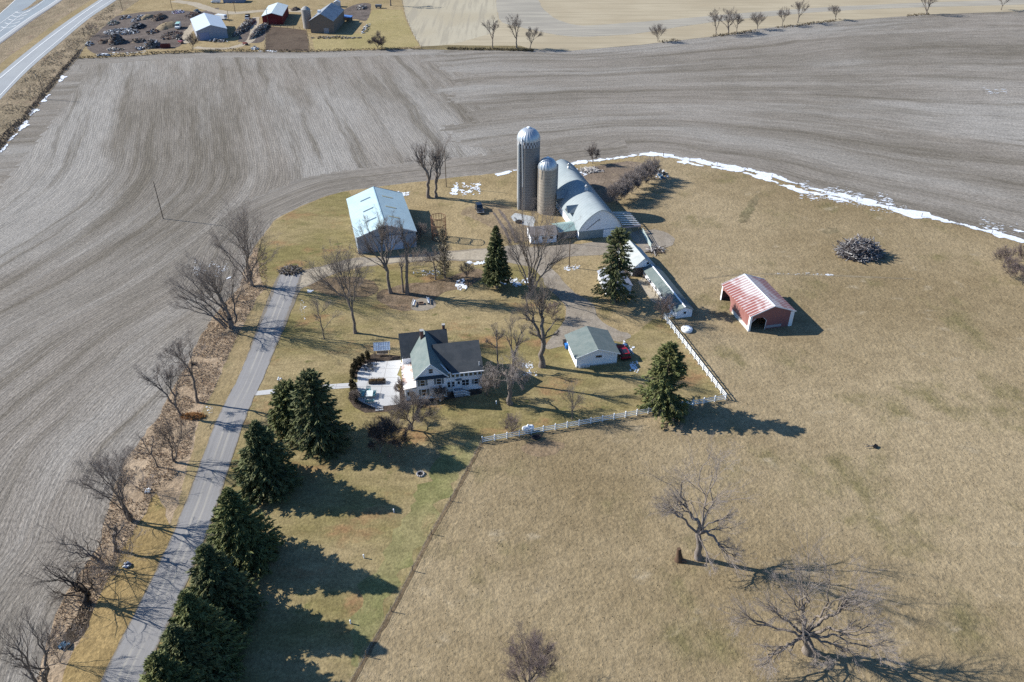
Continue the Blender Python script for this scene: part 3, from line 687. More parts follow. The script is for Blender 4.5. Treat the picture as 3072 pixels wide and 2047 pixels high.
# left of the lane, from the drive southwards
gl = 'bare trees along the west side of the lane'
BT('bare_tree', 'tall bare tree at the field corner where lane meets the farm drive', 755, 858, 648, 655, 850, .22, 7, 3, .42, 'vase', 1, base=2, group=gl, levels=5, tp=[(675, 672), (643, 713), (725, 661), (741, 653), (774, 724), (834, 752), (802, 730), (654, 735), (760, 675), (700, 665)])
BT('bare_tree', 'big fan of leaning stems west of lane with shadow across the asphalt', 697, 985, 765, 512, 770, .12, 13, 4, .62, 'vase', 1, base=3, group=gl, levels=5, tp=[(515, 852), (540, 923), (553, 833), (591, 805), (617, 792), (642, 798), (671, 789), (697, 808), (732, 843), (550, 870), (570, 880), (705, 780), (520, 885)])
BT('bare_tree', 'slim bare tree with curved trunk and forked crown, north of two roadside trees', 594, 1208, 1020, 460, 605, .42, 5, 5, .27, 'vase', 1, group=gl, lean=.35, levels=5, tp=[(496, 1056), (518, 1047), (563, 1030), (598, 1104), (505, 1130), (540, 1107), (569, 1015)], fk=(577, 1127))
BT('bare_tree', 'crooked bare tree leaning out over the stubble, above orange grass clump', 544, 1252, 1085, 415, 540, .40, 5, 6, .26, 'vase', 1, group=gl, lean=1.1, levels=5, tp=[(425, 1120), (473, 1127), (540, 1117), (489, 1092), (531, 1187), (448, 1143)], fk=(527, 1219))
BT('bare_tree', 'small shrubby fan-shaped tree with dense twigs just west of the lane', 526, 1386, 1268, 462, 592, .12, 8, 8, .2, 'vase', 1.0, base=2, group=gl, wm=M_twigd)
BT('bare_tree', 'thin zigzag sapling leaning left beside the shrubby roadside tree', 474, 1402, 1300, 395, 478, .45, 3, 9, .14, 'dead', 1.1, group=gl)
BT('bare_tree', 'wide multi-stemmed bare tree spreading over stubble, halfway down the roadside row', 397, 1562, 1380, 248, 440, .12, 11, 10, .34, 'vase', 1.0, base=3, group=gl, levels=5)
BT('bare_tree', 'short broken tree with one pale bent limb in the roadside thicket', 347, 1655, 1545, 318, 400, .45, 3, 12, .3, 'dead', .9, group=gl)
BT('bare_tree', 'dead dark tree with long crooked limbs reaching left, above blue litter', 308, 1700, 1592, 175, 345, .32, 5, 13, .36, 'dead', 1.0, group=gl, wm=M_twigd, tp=[(153, 1619), (206, 1626), (195, 1688), (269, 1598), (258, 1615), (307, 1660)], fk=(303, 1685))
BT('bare_tree', 'thick dead tree with sprawling limbs by the dark ditch, south roadside', 262, 1812, 1690, 112, 320, .3, 6, 14, .5, 'dead', 1.0, group=gl, tm=bark('dark_bark', (.05, .04, .033), (.08, .065, .055)), wm=M_twigd, tp=[(119, 1744), (153, 1772), (181, 1709), (237, 1706), (265, 1723), (167, 1716), (318, 1723)], fk=(258, 1790))
BT('bare_tree', 'bare roadside tree at the lower left corner of the picture', 140, 2065, 1885, -10, 235, .15, 8, 15, .36, 'vase', .9, base=2, group=gl, wm=M_twigd)
gt = 'grey thicket shrubs west of the lane'
for i, (bx, by, ty, xl, xr, lb) in enumerate(((385, 1660, 1600, 330, 450, 'tangled grey thicket at the lane edge below the broken tree'), (345, 1730, 1660, 290, 415, 'tangled grey thicket around the blue litter'), (290, 1790, 1715, 240, 330, 'small grey thicket north of the thick dead tree'), (180, 1990, 1900, 130, 250, 'grey thicket south of the dark ditch'), (430, 1480, 1430, 380, 480, 'low brown thicket between the two shrubby roadside trees'), (635, 945, 880, 590, 680, 'low brown scrub beside the big leaning fan tree'), (700, 905, 850, 665, 740, 'brown scrub below the field corner tree'))):
    BT('thicket', lb, bx, by, ty, xl, xr, .05, 10, 30+i, .05, 'shrub', .8, base=6, cat='shrub', group=gt, wm=M_twigs, twr=.012)
# yard trees
BT('bare_tree', 'tall lawn tree west of the house, clear trunk and high forked crown', 1066, 1000, 762, 945, 1085, .42, 6, 16, .36, 'vase', 1.0, lean=.25, levels=5, tp=[(936, 813), (964, 790), (1007, 772), (1035, 756), (1046, 764), (1074, 802), (1002, 802), (1023, 764), (1079, 818)], fk=(1056, 931))
BT('bare_tree', 'small slender lawn tree near the lane with a straight trunk', 972, 1017, 882, 915, 1015, .2, 5, 17, .14, 'upright', .9)
BT('bare_tree', 'bare tree in front of the blue shed with one elbow-bent low limb', 1172, 880, 655, 1080, 1205, .38, 5, 18, .42, 'vase', 1.0, lean=.5, levels=5, tp=[(1058, 751), (1084, 693), (1163, 688), (1125, 680), (1148, 680), (1130, 658), (1100, 668), (1180, 665), (1195, 690), (1090, 740)], fk=(1157, 800))
BT('bare_tree', 'straight leaning tall tree at right front of the blue shed', 1222, 884, 640, 1185, 1268, .55, 4, 19, .42, 'upright', 1.0, lean=.8)
BT('broken_snag', 'dead bare snag close beside the straight leaning tree', 1210, 878, 775, 1185, 1225, .75, 2, 20, .25, 'dead', .5, cat='dead tree')
BT('bare_tree', 'bushy bare tree below the wire corn crib', 1306, 840, 740, 1248, 1378, .28, 6, 21, .2, 'vase', 1.1)
BT('bare_tree', 'twin-stemmed tall tree at the field edge left of the silos', 1286, 594, 428, 1222, 1325, .3, 8, 22, .55, 'vase', 1.0, lean=.3)
BT('bare_tree', 'forked tree close right of the twin-stemmed tree at the field edge', 1308, 592, 432, 1290, 1366, .26, 6, 23, .45, 'vase', 1.0, lean=.3)
BT('bare_tree', 'large vase-shaped bare tree in the drive circle, in front of barn', 1592, 884, 636, 1522, 1706, .22, 10, 24, .55, 'vase', 1.0, base=3, levels=5, tp=[(1519, 728), (1543, 686), (1567, 660), (1590, 668), (1626, 662), (1659, 645), (1697, 725), (1700, 752), (1677, 778), (1528, 767), (1653, 689)])
BT('bare_tree', 'thick-trunked yard tree left of the garage with stubby limbs', 1626, 1100, 845, 1562, 1672, .45, 6, 25, .62, 'upright', .9, levels=5, tp=[(1593, 1002), (1556, 930), (1560, 958), (1625, 852), (1602, 872), (1650, 865), (1668, 962), (1672, 1000), (1600, 905), (1640, 890)], fk=(1627, 1015))
BT('weeping_tree', 'grey weeping tree with hanging twigs at the house corner', 1530, 1212, 1062, 1448, 1588, .38, 8, 26, .5, 'weep', .8, levels=5, wm=M_twigs, tp=[(1455, 1140), (1468, 1105), (1498, 1080), (1530, 1070), (1562, 1085), (1584, 1125), (1488, 1150), (1566, 1160), (1515, 1115), (1545, 1110)], fk=(1527, 1140))
BT('bare_tree', 'slim tree rising behind the weeping tree by the house', 1494, 1105, 965, 1462, 1515, .45, 4, 27, .18, 'upright', 1.0)
BT('bare_tree', 'crooked tree with open crown rising just behind weeping tree', 1538, 1150, 962, 1500, 1590, .4, 5, 28, .3, 'vase', 1.0, wm=M_twig)
BT('young_tree', 'young upright tree on the lawn near the white fence', 1716, 1258, 1158, 1688, 1752, .2, 6, 29, .12, 'upright', .8)
BT('crab_apple_tree', 'round-crowned small tree on the lawn below the house front', 1236, 1292, 1200, 1165, 1312, .22, 10, 36, .24, 'round', 1.0, levels=5, wm=M_twig)
BT('ornamental_tree', 'dense dark purple small tree in the spruce shadow', 1140, 1358, 1268, 1095, 1212, .15, 12, 37, .18, 'round', 1.1, levels=5, wm=M_twigd)
BT('lilac_shrub', 'dense round brown shrub against the white fence by the tank', 1537, 1308, 1255, 1508, 1562, .05, 14, 38, .05, 'shrub', 1.2, base=6, cat='shrub', wm=M_twigp)
# pasture trees
BT('dying_tree', 'half-dead pasture tree with broken top and pale hanging twigs', 2096, 1676, 1383, 1978, 2215, .33, 9, 41, .52, 'wide', .8, tm=M_silver, wm=M_twigs, levels=5, tp=[(2114, 1390), (2144, 1380), (2054, 1430), (2020, 1494), (1975, 1529), (1985, 1510), (2199, 1539), (2169, 1569), (2215, 1649), (2245, 1698), (2179, 1619), (2139, 1698), (2225, 1670)], fk=(2097, 1585))
BT('spreading_tree', 'huge spreading bare tree at lower right with drooping outer limbs', 2425, 1955, 1688, 2195, 2660, .14, 16, 42, .74, 'wide', .82, levels=5, wm=M_twigs, depth=.8, tp=[(2199, 1853), (2288, 2007), (2279, 1803), (2338, 1748), (2423, 1698), (2498, 1688), (2597, 1733), (2637, 1773), (2647, 1848), (2662, 1928), (2597, 1972), (2523, 1947), (2448, 2007), (2373, 1728), (2239, 1863), (2547, 1798), (2480, 1990), (2620, 1900)], fk=(2418, 1905))
BT('bare_tree', 'bare tree cut off by the bottom edge of the picture', 1582, 2085, 1938, 1505, 1672, .06, 14, 43, .26, 'vase', 1.0, base=4, wm=M_twigp, levels=5)
# tree line beyond the crop field
gf = 'bare trees along the far field boundary'
for i, (bx, by, ty, xl, xr, fk, n, r, lb) in enumerate((
    (1478, 145, 58, 1452, 1500, .35, 5, .3, 'bare tree at left end of the three by the far field corner'),
    (1550, 145, 48, 1520, 1568, .3, 6, .4, 'double-stemmed bare tree, tallest of the three at the far field corner'),
    (1590, 147, 92, 1582, 1622, .35, 5, .22, 'leaning small bare tree, rightmost of the three at the far field corner'),
    (1973, 125, 82, 1956, 1992, .15, 6, .15, 'small round bare tree alone on the far field edge'),
    (2148, 104, 36, 2122, 2165, .25, 6, .28, 'slim bare tree at left of the far edge clump'),
    (2184, 100, 34, 2155, 2218, .25, 8, .4, 'broad bare tree in the middle of the far edge clump'),
    (2210, 96, 50, 2195, 2222, .3, 4, .2, 'thin bare tree at right of the far edge clump'),
    (2272, 88, 48, 2252, 2292, .15, 7, .2, 'short wide bare tree just right of the far edge clump'),
    (2347, 77, 32, 2336, 2365, .25, 5, .2, 'pale thin bare tree second right of the far edge clump'),
    (2393, 69, 4, 2375, 2428, .35, 6, .28, 'taller curved bare tree midway along the far edge'),
    (2507, 60, 23, 2488, 2518, .3, 6, .2, 'small dark bare tree before the long gap in the far edge'),
    (2778, 44, -22, 2755, 2815, .15, 8, .4, 'multi-stemmed bare tree cut by the top edge, far right'),
    (3003, 31, -15, 2985, 3035, .4, 4, .22, 'leaning bare tree near the top right corner'))):
    BT('bare_tree', lb, bx, by, ty, xl-4, xr+4, fk*.7, n+2, 50+i, r, 'vase', 1.0, group=gf, wm=M_twig, twr=.018)
BT('bare_tree', 'bare tree at the top edge beyond the old barn, long shadow', 1172, 18, -75, 1140, 1205, .35, 7, 70, .4, 'vase', .9, twr=.03)
BT('bare_tree', 'spreading leafless bush-tree on the far lawn right of the old barn', 1134, 148, 110, 1104, 1160, .12, 9, 71, .2, 'round', .9, twr=.028, wm=M_twigd)
BT('bare_tree', 'leafless bush-tree at the field edge below the grey-blue shed', 579, 152, 112, 560, 600, .12, 8, 72, .16, 'vase', .9, twr=.028, wm=M_twigd)
BT('bare_tree', 'small bare tree at the field edge beyond the long barn', 1778, 492, 440, 1760, 1798, .2, 7, 73, .14, 'upright', 1.0, twr=.02)
BT('thicket', 'brown thicket beside the frontage road at the junk yard corner', 268, 108, 78, 248, 300, .05, 10, 74, .08, 'shrub', .9, base=6, cat='shrub', twr=.03)
gh = 'purple brush hedge behind the barn'
for i, (bx, by, ty) in enumerate(((1850, 612, 560), (1872, 598, 545), (1895, 582, 528), (1915, 566, 515), (1938, 551, 502), (1955, 538, 490))):
    BT('brush_hedge', ('first purple brush clump behind barn, nearest the barn wall', 'second purple brush clump from the barn wall', 'third purple brush clump from the barn wall', 'fourth purple brush clump from the barn wall', 'fifth purple brush clump from the barn wall', 'last purple brush clump, farthest from barn beside snow')[i], bx, by, ty, bx-30, bx+28, .04, 18, 80+i, .05, 'shrub', 1.6, base=14, cat='hedge', group=gh, wm=M_twigs, twr=.017)
gr_ = 'brush clumps at the right edge of the pasture'
for i, (bx, by, ty, xl, xr, lb) in enumerate(((3010, 800, 752, 2985, 3042, 'purple brush clump on the pasture, leftmost at right edge'), (3062, 786, 745, 3040, 3100, 'dark brush clump topmost at the right picture edge'), (3030, 832, 785, 3008, 3062, 'brush clump below the leftmost purple one at right edge'), (3066, 856, 808, 3040, 3110, 'lowest brush clump at the right picture edge'))):
    BT('brush_clump', lb, bx, by, ty, xl, xr, .04, 14, 90+i, .05, 'shrub', 1.2, base=8, cat='shrub', group=gr_, wm=M_twigp, twr=.016)
gs = 'small leafless shrubs around the yard'
for i, (bx, by, ty, xl, xr, lb) in enumerate(((1400, 835, 795, 1375, 1425, 'dark leafless shrub in snow left of the conical spruce'), (1655, 958, 915, 1630, 1685, 'reddish leafless shrub in the drive circle'), (1985, 965, 895, 1965, 2020, 'tangled reddish shrub at the coop end by the fence'), (1885, 845, 808, 1870, 1900, 'dead orange-brown shrub behind the leaning spruce'), (1460, 1190, 1130, 1440, 1500, 'brown shrub hugging the house corner'), (1330, 1205, 1170, 1290, 1352, 'leafless foundation shrubs under the house front windows'), (1205, 1185, 1150, 1186, 1216, 'brown rounded shrub by the porch and patio'), (1255, 720, 680, 1238, 1290, 'brush between the blue shed and the corn crib'), (1060, 1212, 1180, 1050, 1080, 'leafless shrub at the lower left of patio'), (1205, 815, 770, 1190, 1300, 'row of thin brown brush below the farm drive'), (1040, 850, 815, 960, 1120, 'low grey brush along the drive by the lawn trees'))):
    BT('leafless_shrub', lb, bx, by, ty, xl, xr, .04, 12, 100+i, .04, 'shrub', 1.1, base=8, cat='shrub', group=gs, wm=M_twigp if i in (1, 2, 6) else M_twig, twr=.015)

# ---------------------------------------------------------------- conifers
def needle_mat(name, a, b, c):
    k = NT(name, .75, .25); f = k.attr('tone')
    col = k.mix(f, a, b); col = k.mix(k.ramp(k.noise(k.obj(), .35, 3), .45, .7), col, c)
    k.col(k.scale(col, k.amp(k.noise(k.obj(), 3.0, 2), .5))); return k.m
M_need = needle_mat('spruce_needles', (.052, .068, .026), (.165, .18, .062), (.12, .12, .042))
M_need2 = needle_mat('dark_spruce_needles', (.048, .062, .028), (.135, .15, .058), (.10, .10, .042))
M_need3 = needle_mat('olive_needles', (.11, .095, .06), (.18, .155, .10), (.14, .115, .075))
def conifer_mesh(h, R, seed, nb=240, ks=16, shape=.85, skirt=.06, droop=.25, size=.55, gaps=0.0, irregular=.25):
    rng = np.random.default_rng(seed)
    z = skirt*h+(h*.985-skirt*h)*np.sort(rng.random(nb))**1.12
    q = 1-z/h
    rad = R*np.clip(q**shape*1.08, .03, 1)*(1-irregular+irregular*1.6*rng.random(nb))
    low = np.clip(z/(h*.16), 0, 1); rad *= .55+.45*low
    az = rng.random(nb)*2*PI
    if gaps:
        keep = (np.sin(az*2+z*.55+seed) > -1+gaps) | (q < .12); z, q, rad, az = z[keep], q[keep], rad[keep], az[keep]
    n = len(z); k = 5; t = np.linspace(0, 1, k)
    dz = -droop*t**1.3*rad[:, None]+.16*rad[:, None]*np.maximum(t-.65, 0)*2.2
    steep = (1-np.clip(q*2.2, 0, 1))[:, None]
    dz = dz+steep*t*rad[:, None]*.75
    rr = rad[:, None]*t
    P = np.stack([rr*np.cos(az)[:, None], rr*np.sin(az)[:, None], z[:, None]+dz], -1)
    BR = np.maximum((.03+.012*rad)[:, None]*(1-.8*t), .012)
    wood = tubes(P, BR, 3)
    # sprays of needles: slim diamonds set along both sides of each branch and hanging from it
    m = ks
    tt = .12+.9*rng.random((n, m))**.75
    f = np.clip(tt, 0, .999)*(k-1); i = f.astype(int); w = (f-i)[..., None]; ar = np.arange(n)[:, None]
    O = P[ar, i]*(1-w)+P[ar, i+1]*w+rng.normal(0, .10, (n, m, 3))
    D = norm(P[ar, i+1]-P[ar, i]); up = np.array([0, 0, 1.0]); sd = norm(np.cross(D, up))
    sg = np.where(rng.random((n, m, 1)) < .5, -1, 1)
    dirn = norm(D*(.55+.5*rng.random((n, m, 1)))+sd*sg*(.75*rng.random((n, m, 1)))-up*(.1+.55*rng.random((n, m, 1)))+rng.normal(0, .18, (n, m, 3)))
    ln = size*(.6+.8*rng.random((n, m, 1)))*(.45+.55*np.clip(rad/R*2.0, 0, 1))[:, None, None]
    wd = ln*(.13+.10*rng.random((n, m, 1)))
    sv = norm(np.cross(dirn, rng.normal(0, 1, (n, m, 3))+up*.8))
    A = O-dirn*ln*.25; B = O+dirn*ln*.30+sv*wd; Cc = O+dirn*ln*.95; E = O+dirn*ln*.30-sv*wd
    V = np.stack([A, B, Cc, E], 2).reshape(-1, 3); F = np.arange(len(V)).reshape(-1, 4)
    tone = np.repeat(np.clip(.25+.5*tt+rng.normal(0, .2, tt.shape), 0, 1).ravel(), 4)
    crown = np_mesh('crown', V, F, False, {'tone': tone})
    TP = np.array([[[0, 0, -.2], [0, 0, h*.3], [0, 0, h*.7], [0, 0, h*.99]]]); tr = .028*h*.55
    trunk = np_mesh('trunk', *join([tubes(TP, np.array([[tr*1.3, tr*.9, tr*.45, .02]]), 8), wood]))
    return trunk, crown
def conifer(name, label, bx, by, ty, xl, xr, seed, mat=None, cat='tree', group=None, **kw):
    x, Y = G(bx, by); h = PY(bx, ty, Y)[1]; my = by+(ty-by)*.3
    R = (PY(xr, my, Y)[0]-PY(xl, my, Y)[0])/2
    tr, cr = conifer_mesh(h, R, seed, **kw)
    root = thing(name, label, cat, (x, Y, .08), 0, group)
    link('trunk', tr, M_bark, root); link('crown', cr, mat or M_need, root)
    return root
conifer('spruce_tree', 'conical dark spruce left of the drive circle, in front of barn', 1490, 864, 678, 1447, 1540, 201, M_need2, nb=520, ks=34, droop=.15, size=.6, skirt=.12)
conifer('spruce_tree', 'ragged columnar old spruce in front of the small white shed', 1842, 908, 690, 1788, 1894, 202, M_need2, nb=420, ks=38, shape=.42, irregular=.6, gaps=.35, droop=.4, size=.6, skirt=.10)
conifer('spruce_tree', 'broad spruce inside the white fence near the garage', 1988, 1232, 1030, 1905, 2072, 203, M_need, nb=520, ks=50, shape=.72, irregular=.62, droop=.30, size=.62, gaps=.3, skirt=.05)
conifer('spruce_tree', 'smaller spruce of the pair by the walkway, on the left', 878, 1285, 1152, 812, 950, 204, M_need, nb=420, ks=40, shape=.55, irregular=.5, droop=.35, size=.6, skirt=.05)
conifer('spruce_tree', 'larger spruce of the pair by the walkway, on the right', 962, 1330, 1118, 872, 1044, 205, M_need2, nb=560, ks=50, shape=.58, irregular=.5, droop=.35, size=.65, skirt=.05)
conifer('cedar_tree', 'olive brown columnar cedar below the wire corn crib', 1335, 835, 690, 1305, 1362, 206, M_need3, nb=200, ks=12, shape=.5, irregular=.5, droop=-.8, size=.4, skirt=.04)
gw = 'windbreak row of big spruces along the lane'
row = [(763, 1266, 12.8), (682, 1466, 13.4), (608, 1638, 13.2), (550, 1778, 13.6), (515, 1880, 12.6), (466, 1962, 13.2), (440, 2062, 13.4)]
protos = []
for i, (ax, ay, h) in enumerate(row):
    h *= 1.13; x, y = G(ax, ay, h)
    lb = ('windbreak spruce at the far end of the row, nearest the walkway', 'second spruce from the far end of the windbreak row', 'third windbreak spruce from the walkway end', 'fourth windbreak spruce from the walkway end', 'fifth windbreak spruce from the walkway end', 'sixth windbreak spruce, next to last at the bottom', 'windbreak spruce at the bottom edge of the picture')[i]
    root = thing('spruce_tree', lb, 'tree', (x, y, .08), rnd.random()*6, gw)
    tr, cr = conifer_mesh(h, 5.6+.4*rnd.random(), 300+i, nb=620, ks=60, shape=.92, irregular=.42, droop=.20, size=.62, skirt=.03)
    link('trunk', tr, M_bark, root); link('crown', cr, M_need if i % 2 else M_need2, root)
ga = 'clipped arborvitae around the patio'
proto = None
for i, (bx, by) in enumerate(((1104, 1079), (1090, 1087), (1079, 1097), (1068, 1106), (1061, 1118), (1058, 1134), (1058, 1168), (1066, 1172), (1060, 1182), (1067, 1190), (1061, 1198), (1068, 1206))):
    lb = 'narrow dark arborvitae beside the patio, '+('first from the canopy swing', 'second from the canopy swing', 'third from the canopy swing', 'fourth from the canopy swing', 'fifth from the canopy swing', 'last before the walkway', 'outer bush just below the walkway', 'inner bush just below the walkway', 'outer bush in the middle of the west hedge', 'inner bush in the middle of the west hedge', 'outer bush at the south end of the hedge', 'inner bush at the south end of the hedge')[i]
    x, y = G(bx, by)
    if proto is None:
        tr, cr = conifer_mesh(2.0, .42, 400, nb=110, ks=14, shape=.5, irregular=.1, droop=-1.0, size=.26, skirt=.02)
        proto = thing('arborvitae', lb, 'shrub', (x, y, .08), 0, ga)
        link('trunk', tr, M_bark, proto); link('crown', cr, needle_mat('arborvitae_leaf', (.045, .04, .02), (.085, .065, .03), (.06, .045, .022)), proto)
    else: dup(proto, (x, y, .08), i*1.3, lb, ga, .9+.2*rnd.random())
# ---------------------------------------------------------------- building materials
def siding(name, c, period=.2, direction='Z', rough=.6, bstr=.05, dirt=.15, c2=None):
    k = NT(name, rough, .3); o = k.obj()
    w = k.wave(o, period, 0, direction, 'SAW')
    n = k.noise(o, .6, 5, .65); base = c
    if c2: base = k.mix(k.ramp(k.noise(k.vec(o, (1, 1, .25)), .8, 4, .7), .45, .7), c, c2)
    k.col(k.scale(base, k.math('MULTIPLY', k.amp(n, dirt*2), k.amp(w, .10))))
    k.bump(w, bstr, .02); return k.m
def ribbed(name, c, period=.9, direction='Y', rough=.45, spec=.4, dirt=.12, c2=None, rust=None, contrast=.14, metallic=0.0):
    k = NT(name, rough, spec, metallic); o = k.obj()
    w = k.ramp(k.wave(o, period, 0, direction), .75, .98)
    base = c
    if c2: base = k.mix(k.ramp(k.noise(o, .25, 4, .6), .4, .65), c, c2)
    if rust: base = k.mix(k.ramp(k.noise(k.vec(o, (.5, 1, .5)), .5, 5, .7), .55, .72), base, rust)
    k.col(k.scale(base, k.math('MULTIPLY', k.amp(k.noise(o, .8, 4), dirt*2), k.math('MULTIPLY_ADD', w, -contrast, 1.0))))
    k.bump(w, .15, .04); return k.m
def shingle(name, c, c2, course=.28):
    k = NT(name, .9, .15); o = k.obj()
    base = k.mix(k.ramp(k.noise(o, .5, 5, .7), .35, .65), c, c2)
    v = k.noise(k.vec(o, (1.2, 2.5, 4.0)), 2.2, 3, .8)
    k.col(k.scale(base, k.amp(v, .5))); k.bump(v, .4, .03); return k.m
M_white = siding('white_siding', (.86, .89, .93), .18, dirt=.06)
M_whitep = flat('white_paint', (.80, .83, .85), .55, .3)
M_black = flat('dark_gap', (.012, .012, .014), .9)
k = NT('dark_glass', .08, .6); k.col((.02, .026, .034)); M_glass = k.m
k = NT('curtain_glass', .15, .5); k.col((.16, .145, .10)); M_glassc = k.m
M_roof = shingle('charcoal_shingles', (.082, .088, .092), (.060, .068, .074))
M_roofl = shingle('green_grey_shingles', (.175, .205, .195), (.135, .17, .165))
M_roofp = shingle('pale_grey_shingles', (.40, .42, .41), (.34, .365, .36))
M_brick = flat('chimney_brick', (.20, .10, .075), .9, .1, 0, .3, 5)
M_wood = flat('grey_wood', (.20, .17, .145), .9, .1, 0, .35, 3)
M_post = flat('fence_post_wood', (.15, .115, .085), .95, .1, 0, .4, 3)
M_steel = flat('galvanised_steel', (.48, .50, .52), .4, .5, .35, .15, 1)
M_conc2 = flat('grey_concrete', (.36, .35, .33), .95, .1, 0, .2, 1)
M_shut = flat('grey_green_shutter', (.20, .235, .25), .6)

def gable_wall(root, w, l, e, r, mat, name='wall', y0=0.0, z0=-.15, x0=0.0):
    hw = w/2; P = [(x0-hw, z0), (x0+hw, z0), (x0+hw, e), (x0, r), (x0-hw, e)]
    m = MB()
    vs = [(x, y0, z) for x, z in P]+[(x, y0+l, z) for x, z in P]
    m.add(vs, [(0, 1, 2, 3, 4), (9, 8, 7, 6, 5), (0, 4, 9, 5), (1, 6, 7, 2)])
    return m.build(name, mat, root)
def gable_roof(root, w, l, e, r, mat, so=.4, eo=.4, t=.14, y0=0.0, x0=0.0, name='roof', axis='y'):
    hw = w/2; sl = (r-e)/hw; W = hw+so; ez = e-so*sl
    prof = [(x0-W, ez+.02), (x0, r+.02), (x0+W, ez+.02), (x0+W, ez+.02+t), (x0, r+.02+t*1.1), (x0-W, ez+.02+t)]
    m = MB(); n = 6
    vs = [(x, y0-eo, z) for x, z in prof]+[(x, y0+l+eo, z) for x, z in prof]
    if axis == 'x': vs = [(y, x, z) for x, y, z in vs]
    fs = [(i, (i+1) % n, n+(i+1) % n, n+i) for i in range(n)]+[(0, 5, 4, 1), (1, 4, 3, 2), (6, 7, 10, 11), (7, 8, 9, 10)]
    return m.add(vs, fs).build(name, mat, root)
def ridge_cap(root, l, r, mat, eo=.4, t=.14, y0=0.0, x0=0.0):
    m = MB(); z = r+.02+t*1.1
    m.prism([(x0-.22, z-.07), (x0, z+.005), (x0+.22, z-.07), (x0, z+.05)], y0-eo-.02, y0+l+eo+.02)
    return m.build('ridge_cap', mat, root)
def window(root, x, z, w, h, y=0.0, shut=False, glass=None, face='y', name='window', mull=True, sides=.09):
    """window on a wall facing -y (or -x when face='x'); x along the wall, z its centre"""
    M = Matrix.Translation((x, y, z)) if face == 'y' else Matrix.Translation((y, x, z)) @ Matrix.Rotation(-PI/2, 4, 'Z')
    f = MB(); a = sides
    f.box(-w/2-a, -w/2, -.07, .02, -h/2-a, h/2+a, M).box(w/2, w/2+a, -.07, .02, -h/2-a, h/2+a, M)
    f.box(-w/2, w/2, -.07, .02, h/2, h/2+a, M).box(-w/2, w/2, -.09, .02, -h/2-a, -h/2, M)
    if mull: f.box(-w/2, w/2, -.055, -.02, -.03, .03, M)
    o = f.build(name, M_whitep, root)
    MB().box(-w/2+.002, w/2-.002, -.018, -.012, -h/2+.002, h/2-.002, M).build('pane', glass or M_glass, o)
    if shut:
        for s in (-1, 1):
            MB().box(s*(w/2+a+.24)-.2, s*(w/2+a+.24)+.2, -.05, -.004, -h/2-.03, h/2+.03, M).build('shutter', M_shut, root)
    return o
def slope_pt(w, e, r, u, so=.4):                      # point on the left roof slope, u = 0 ridge .. 1 eave
    hw = w/2; return -u*hw, r-(r-e)*u

# ---------------------------------------------------------------- farmhouse
hx, hy = G(1252, 1201); ha = math.radians(10.5)
house = thing('farmhouse', 'white two-storey farmhouse with dark shingle roofs and rusty porch roof', 'house', (hx, hy, 0), ha)
R = 3.0
# front gable block: x 0..6, y 0..8.4 ; rear cross block: x -2..7.4, y 8.4..15.4 ; east wing: x 6..13.3, y 1.5..12.4
gable_wall(house, 6.0, 9.0, 5.45, 8.45, M_white, x0=3.0, z0=-.2)
m = MB(); yb, hb = 12.05, 3.5
P = [(yb-hb, -.2), (yb+hb, -.2), (yb+hb, 4.95), (yb, 8.1), (yb-hb, 4.95)]
vs = [(-2.0, y, z) for y, z in P]+[(7.3, y, z) for y, z in P]
m.add(vs, [(0, 1, 2, 3, 4), (9, 8, 7, 6, 5), (0, 4, 9, 5), (1, 6, 7, 2)]); m.build('wall', M_white, house)
m = MB()
P = [(1.5, -.2), (11.4, -.2), (11.4, 4.6), (7.0, 8.0), (3.35, 5.95), (1.5, 4.98)]
vs = [(6.004, y, z) for y, z in P]+[(13.2, y, z) for y, z in P]; n = 6
m.add(vs, [tuple(range(6)), tuple(range(11, 5, -1))]+[(0, 5, 11, 6), (1, 7, 8, 2)]); m.build('wall', M_white, house)
gable_roof(house, 6.0, 11.6, 5.45, 8.45, M_roofl, .38, .38, .16, x0=3.0)
gable_roof(house, 7.0, 9.3, 4.95, 8.1, M_roof, .4, .3, .15, y0=-2.0, x0=yb, axis='x')
m = MB()
pr = [(1.0, 4.72), (3.35, 5.97), (7.0, 8.02), (11.8, 4.3)]
vs = [(4.2, y, z) for y, z in pr]+[(13.55, y, z) for y, z in pr]+[(4.2, y, z+.16) for y, z in pr]+[(13.55, y, z+.16) for y, z in pr]
m.add(vs, [(i+8, i+12, i+13, i+9) for i in range(3)]+[(i, i+1, i+5, i+4) for i in range(3)]+[(0, 4, 12, 8), (3, 11, 15, 7)]+[(i, i+8, i+9, i+1) for i in range(3)]+[(i+4, i+5, i+13, i+12) for i in range(3)])
# keep the wing roof clear of the front block's roof: cut its western part with a slant along the valley
bm = bmesh.new(); me_ = bpy.data.meshes.new('t'); me_.from_pydata(m.v, [], m.f); bm.from_mesh(me_)
a_, b_ = Vector((7.3, 1.0, 0)), Vector((3.1, 7.0, 0)); d_ = (b_-a_); nrm = Vector((d_.y, -d_.x, 0))
geom = bm.verts[:]+bm.edges[:]+bm.faces[:]
bmesh.ops.bisect_plane(bm, geom=geom, plane_co=a_, plane_no=nrm, clear_inner=True)
bm.to_mesh(me_); bm.free(); me_.name = 'roof'
link('roof', me_, M_roof, house)
MB().box(7.25, 13.58, .86, 1.0, 4.66, 4.86).build('gutter', M_whitep, house)
f = MB()                                               # white rake boards of the front gable
for s in (-1, 1):
    f.bar((3.0, -.40, 8.53), (3.0+s*3.42, -.40, 8.53-3.42*1.0), .05, .24)
f.build('fascia', M_whitep, house)
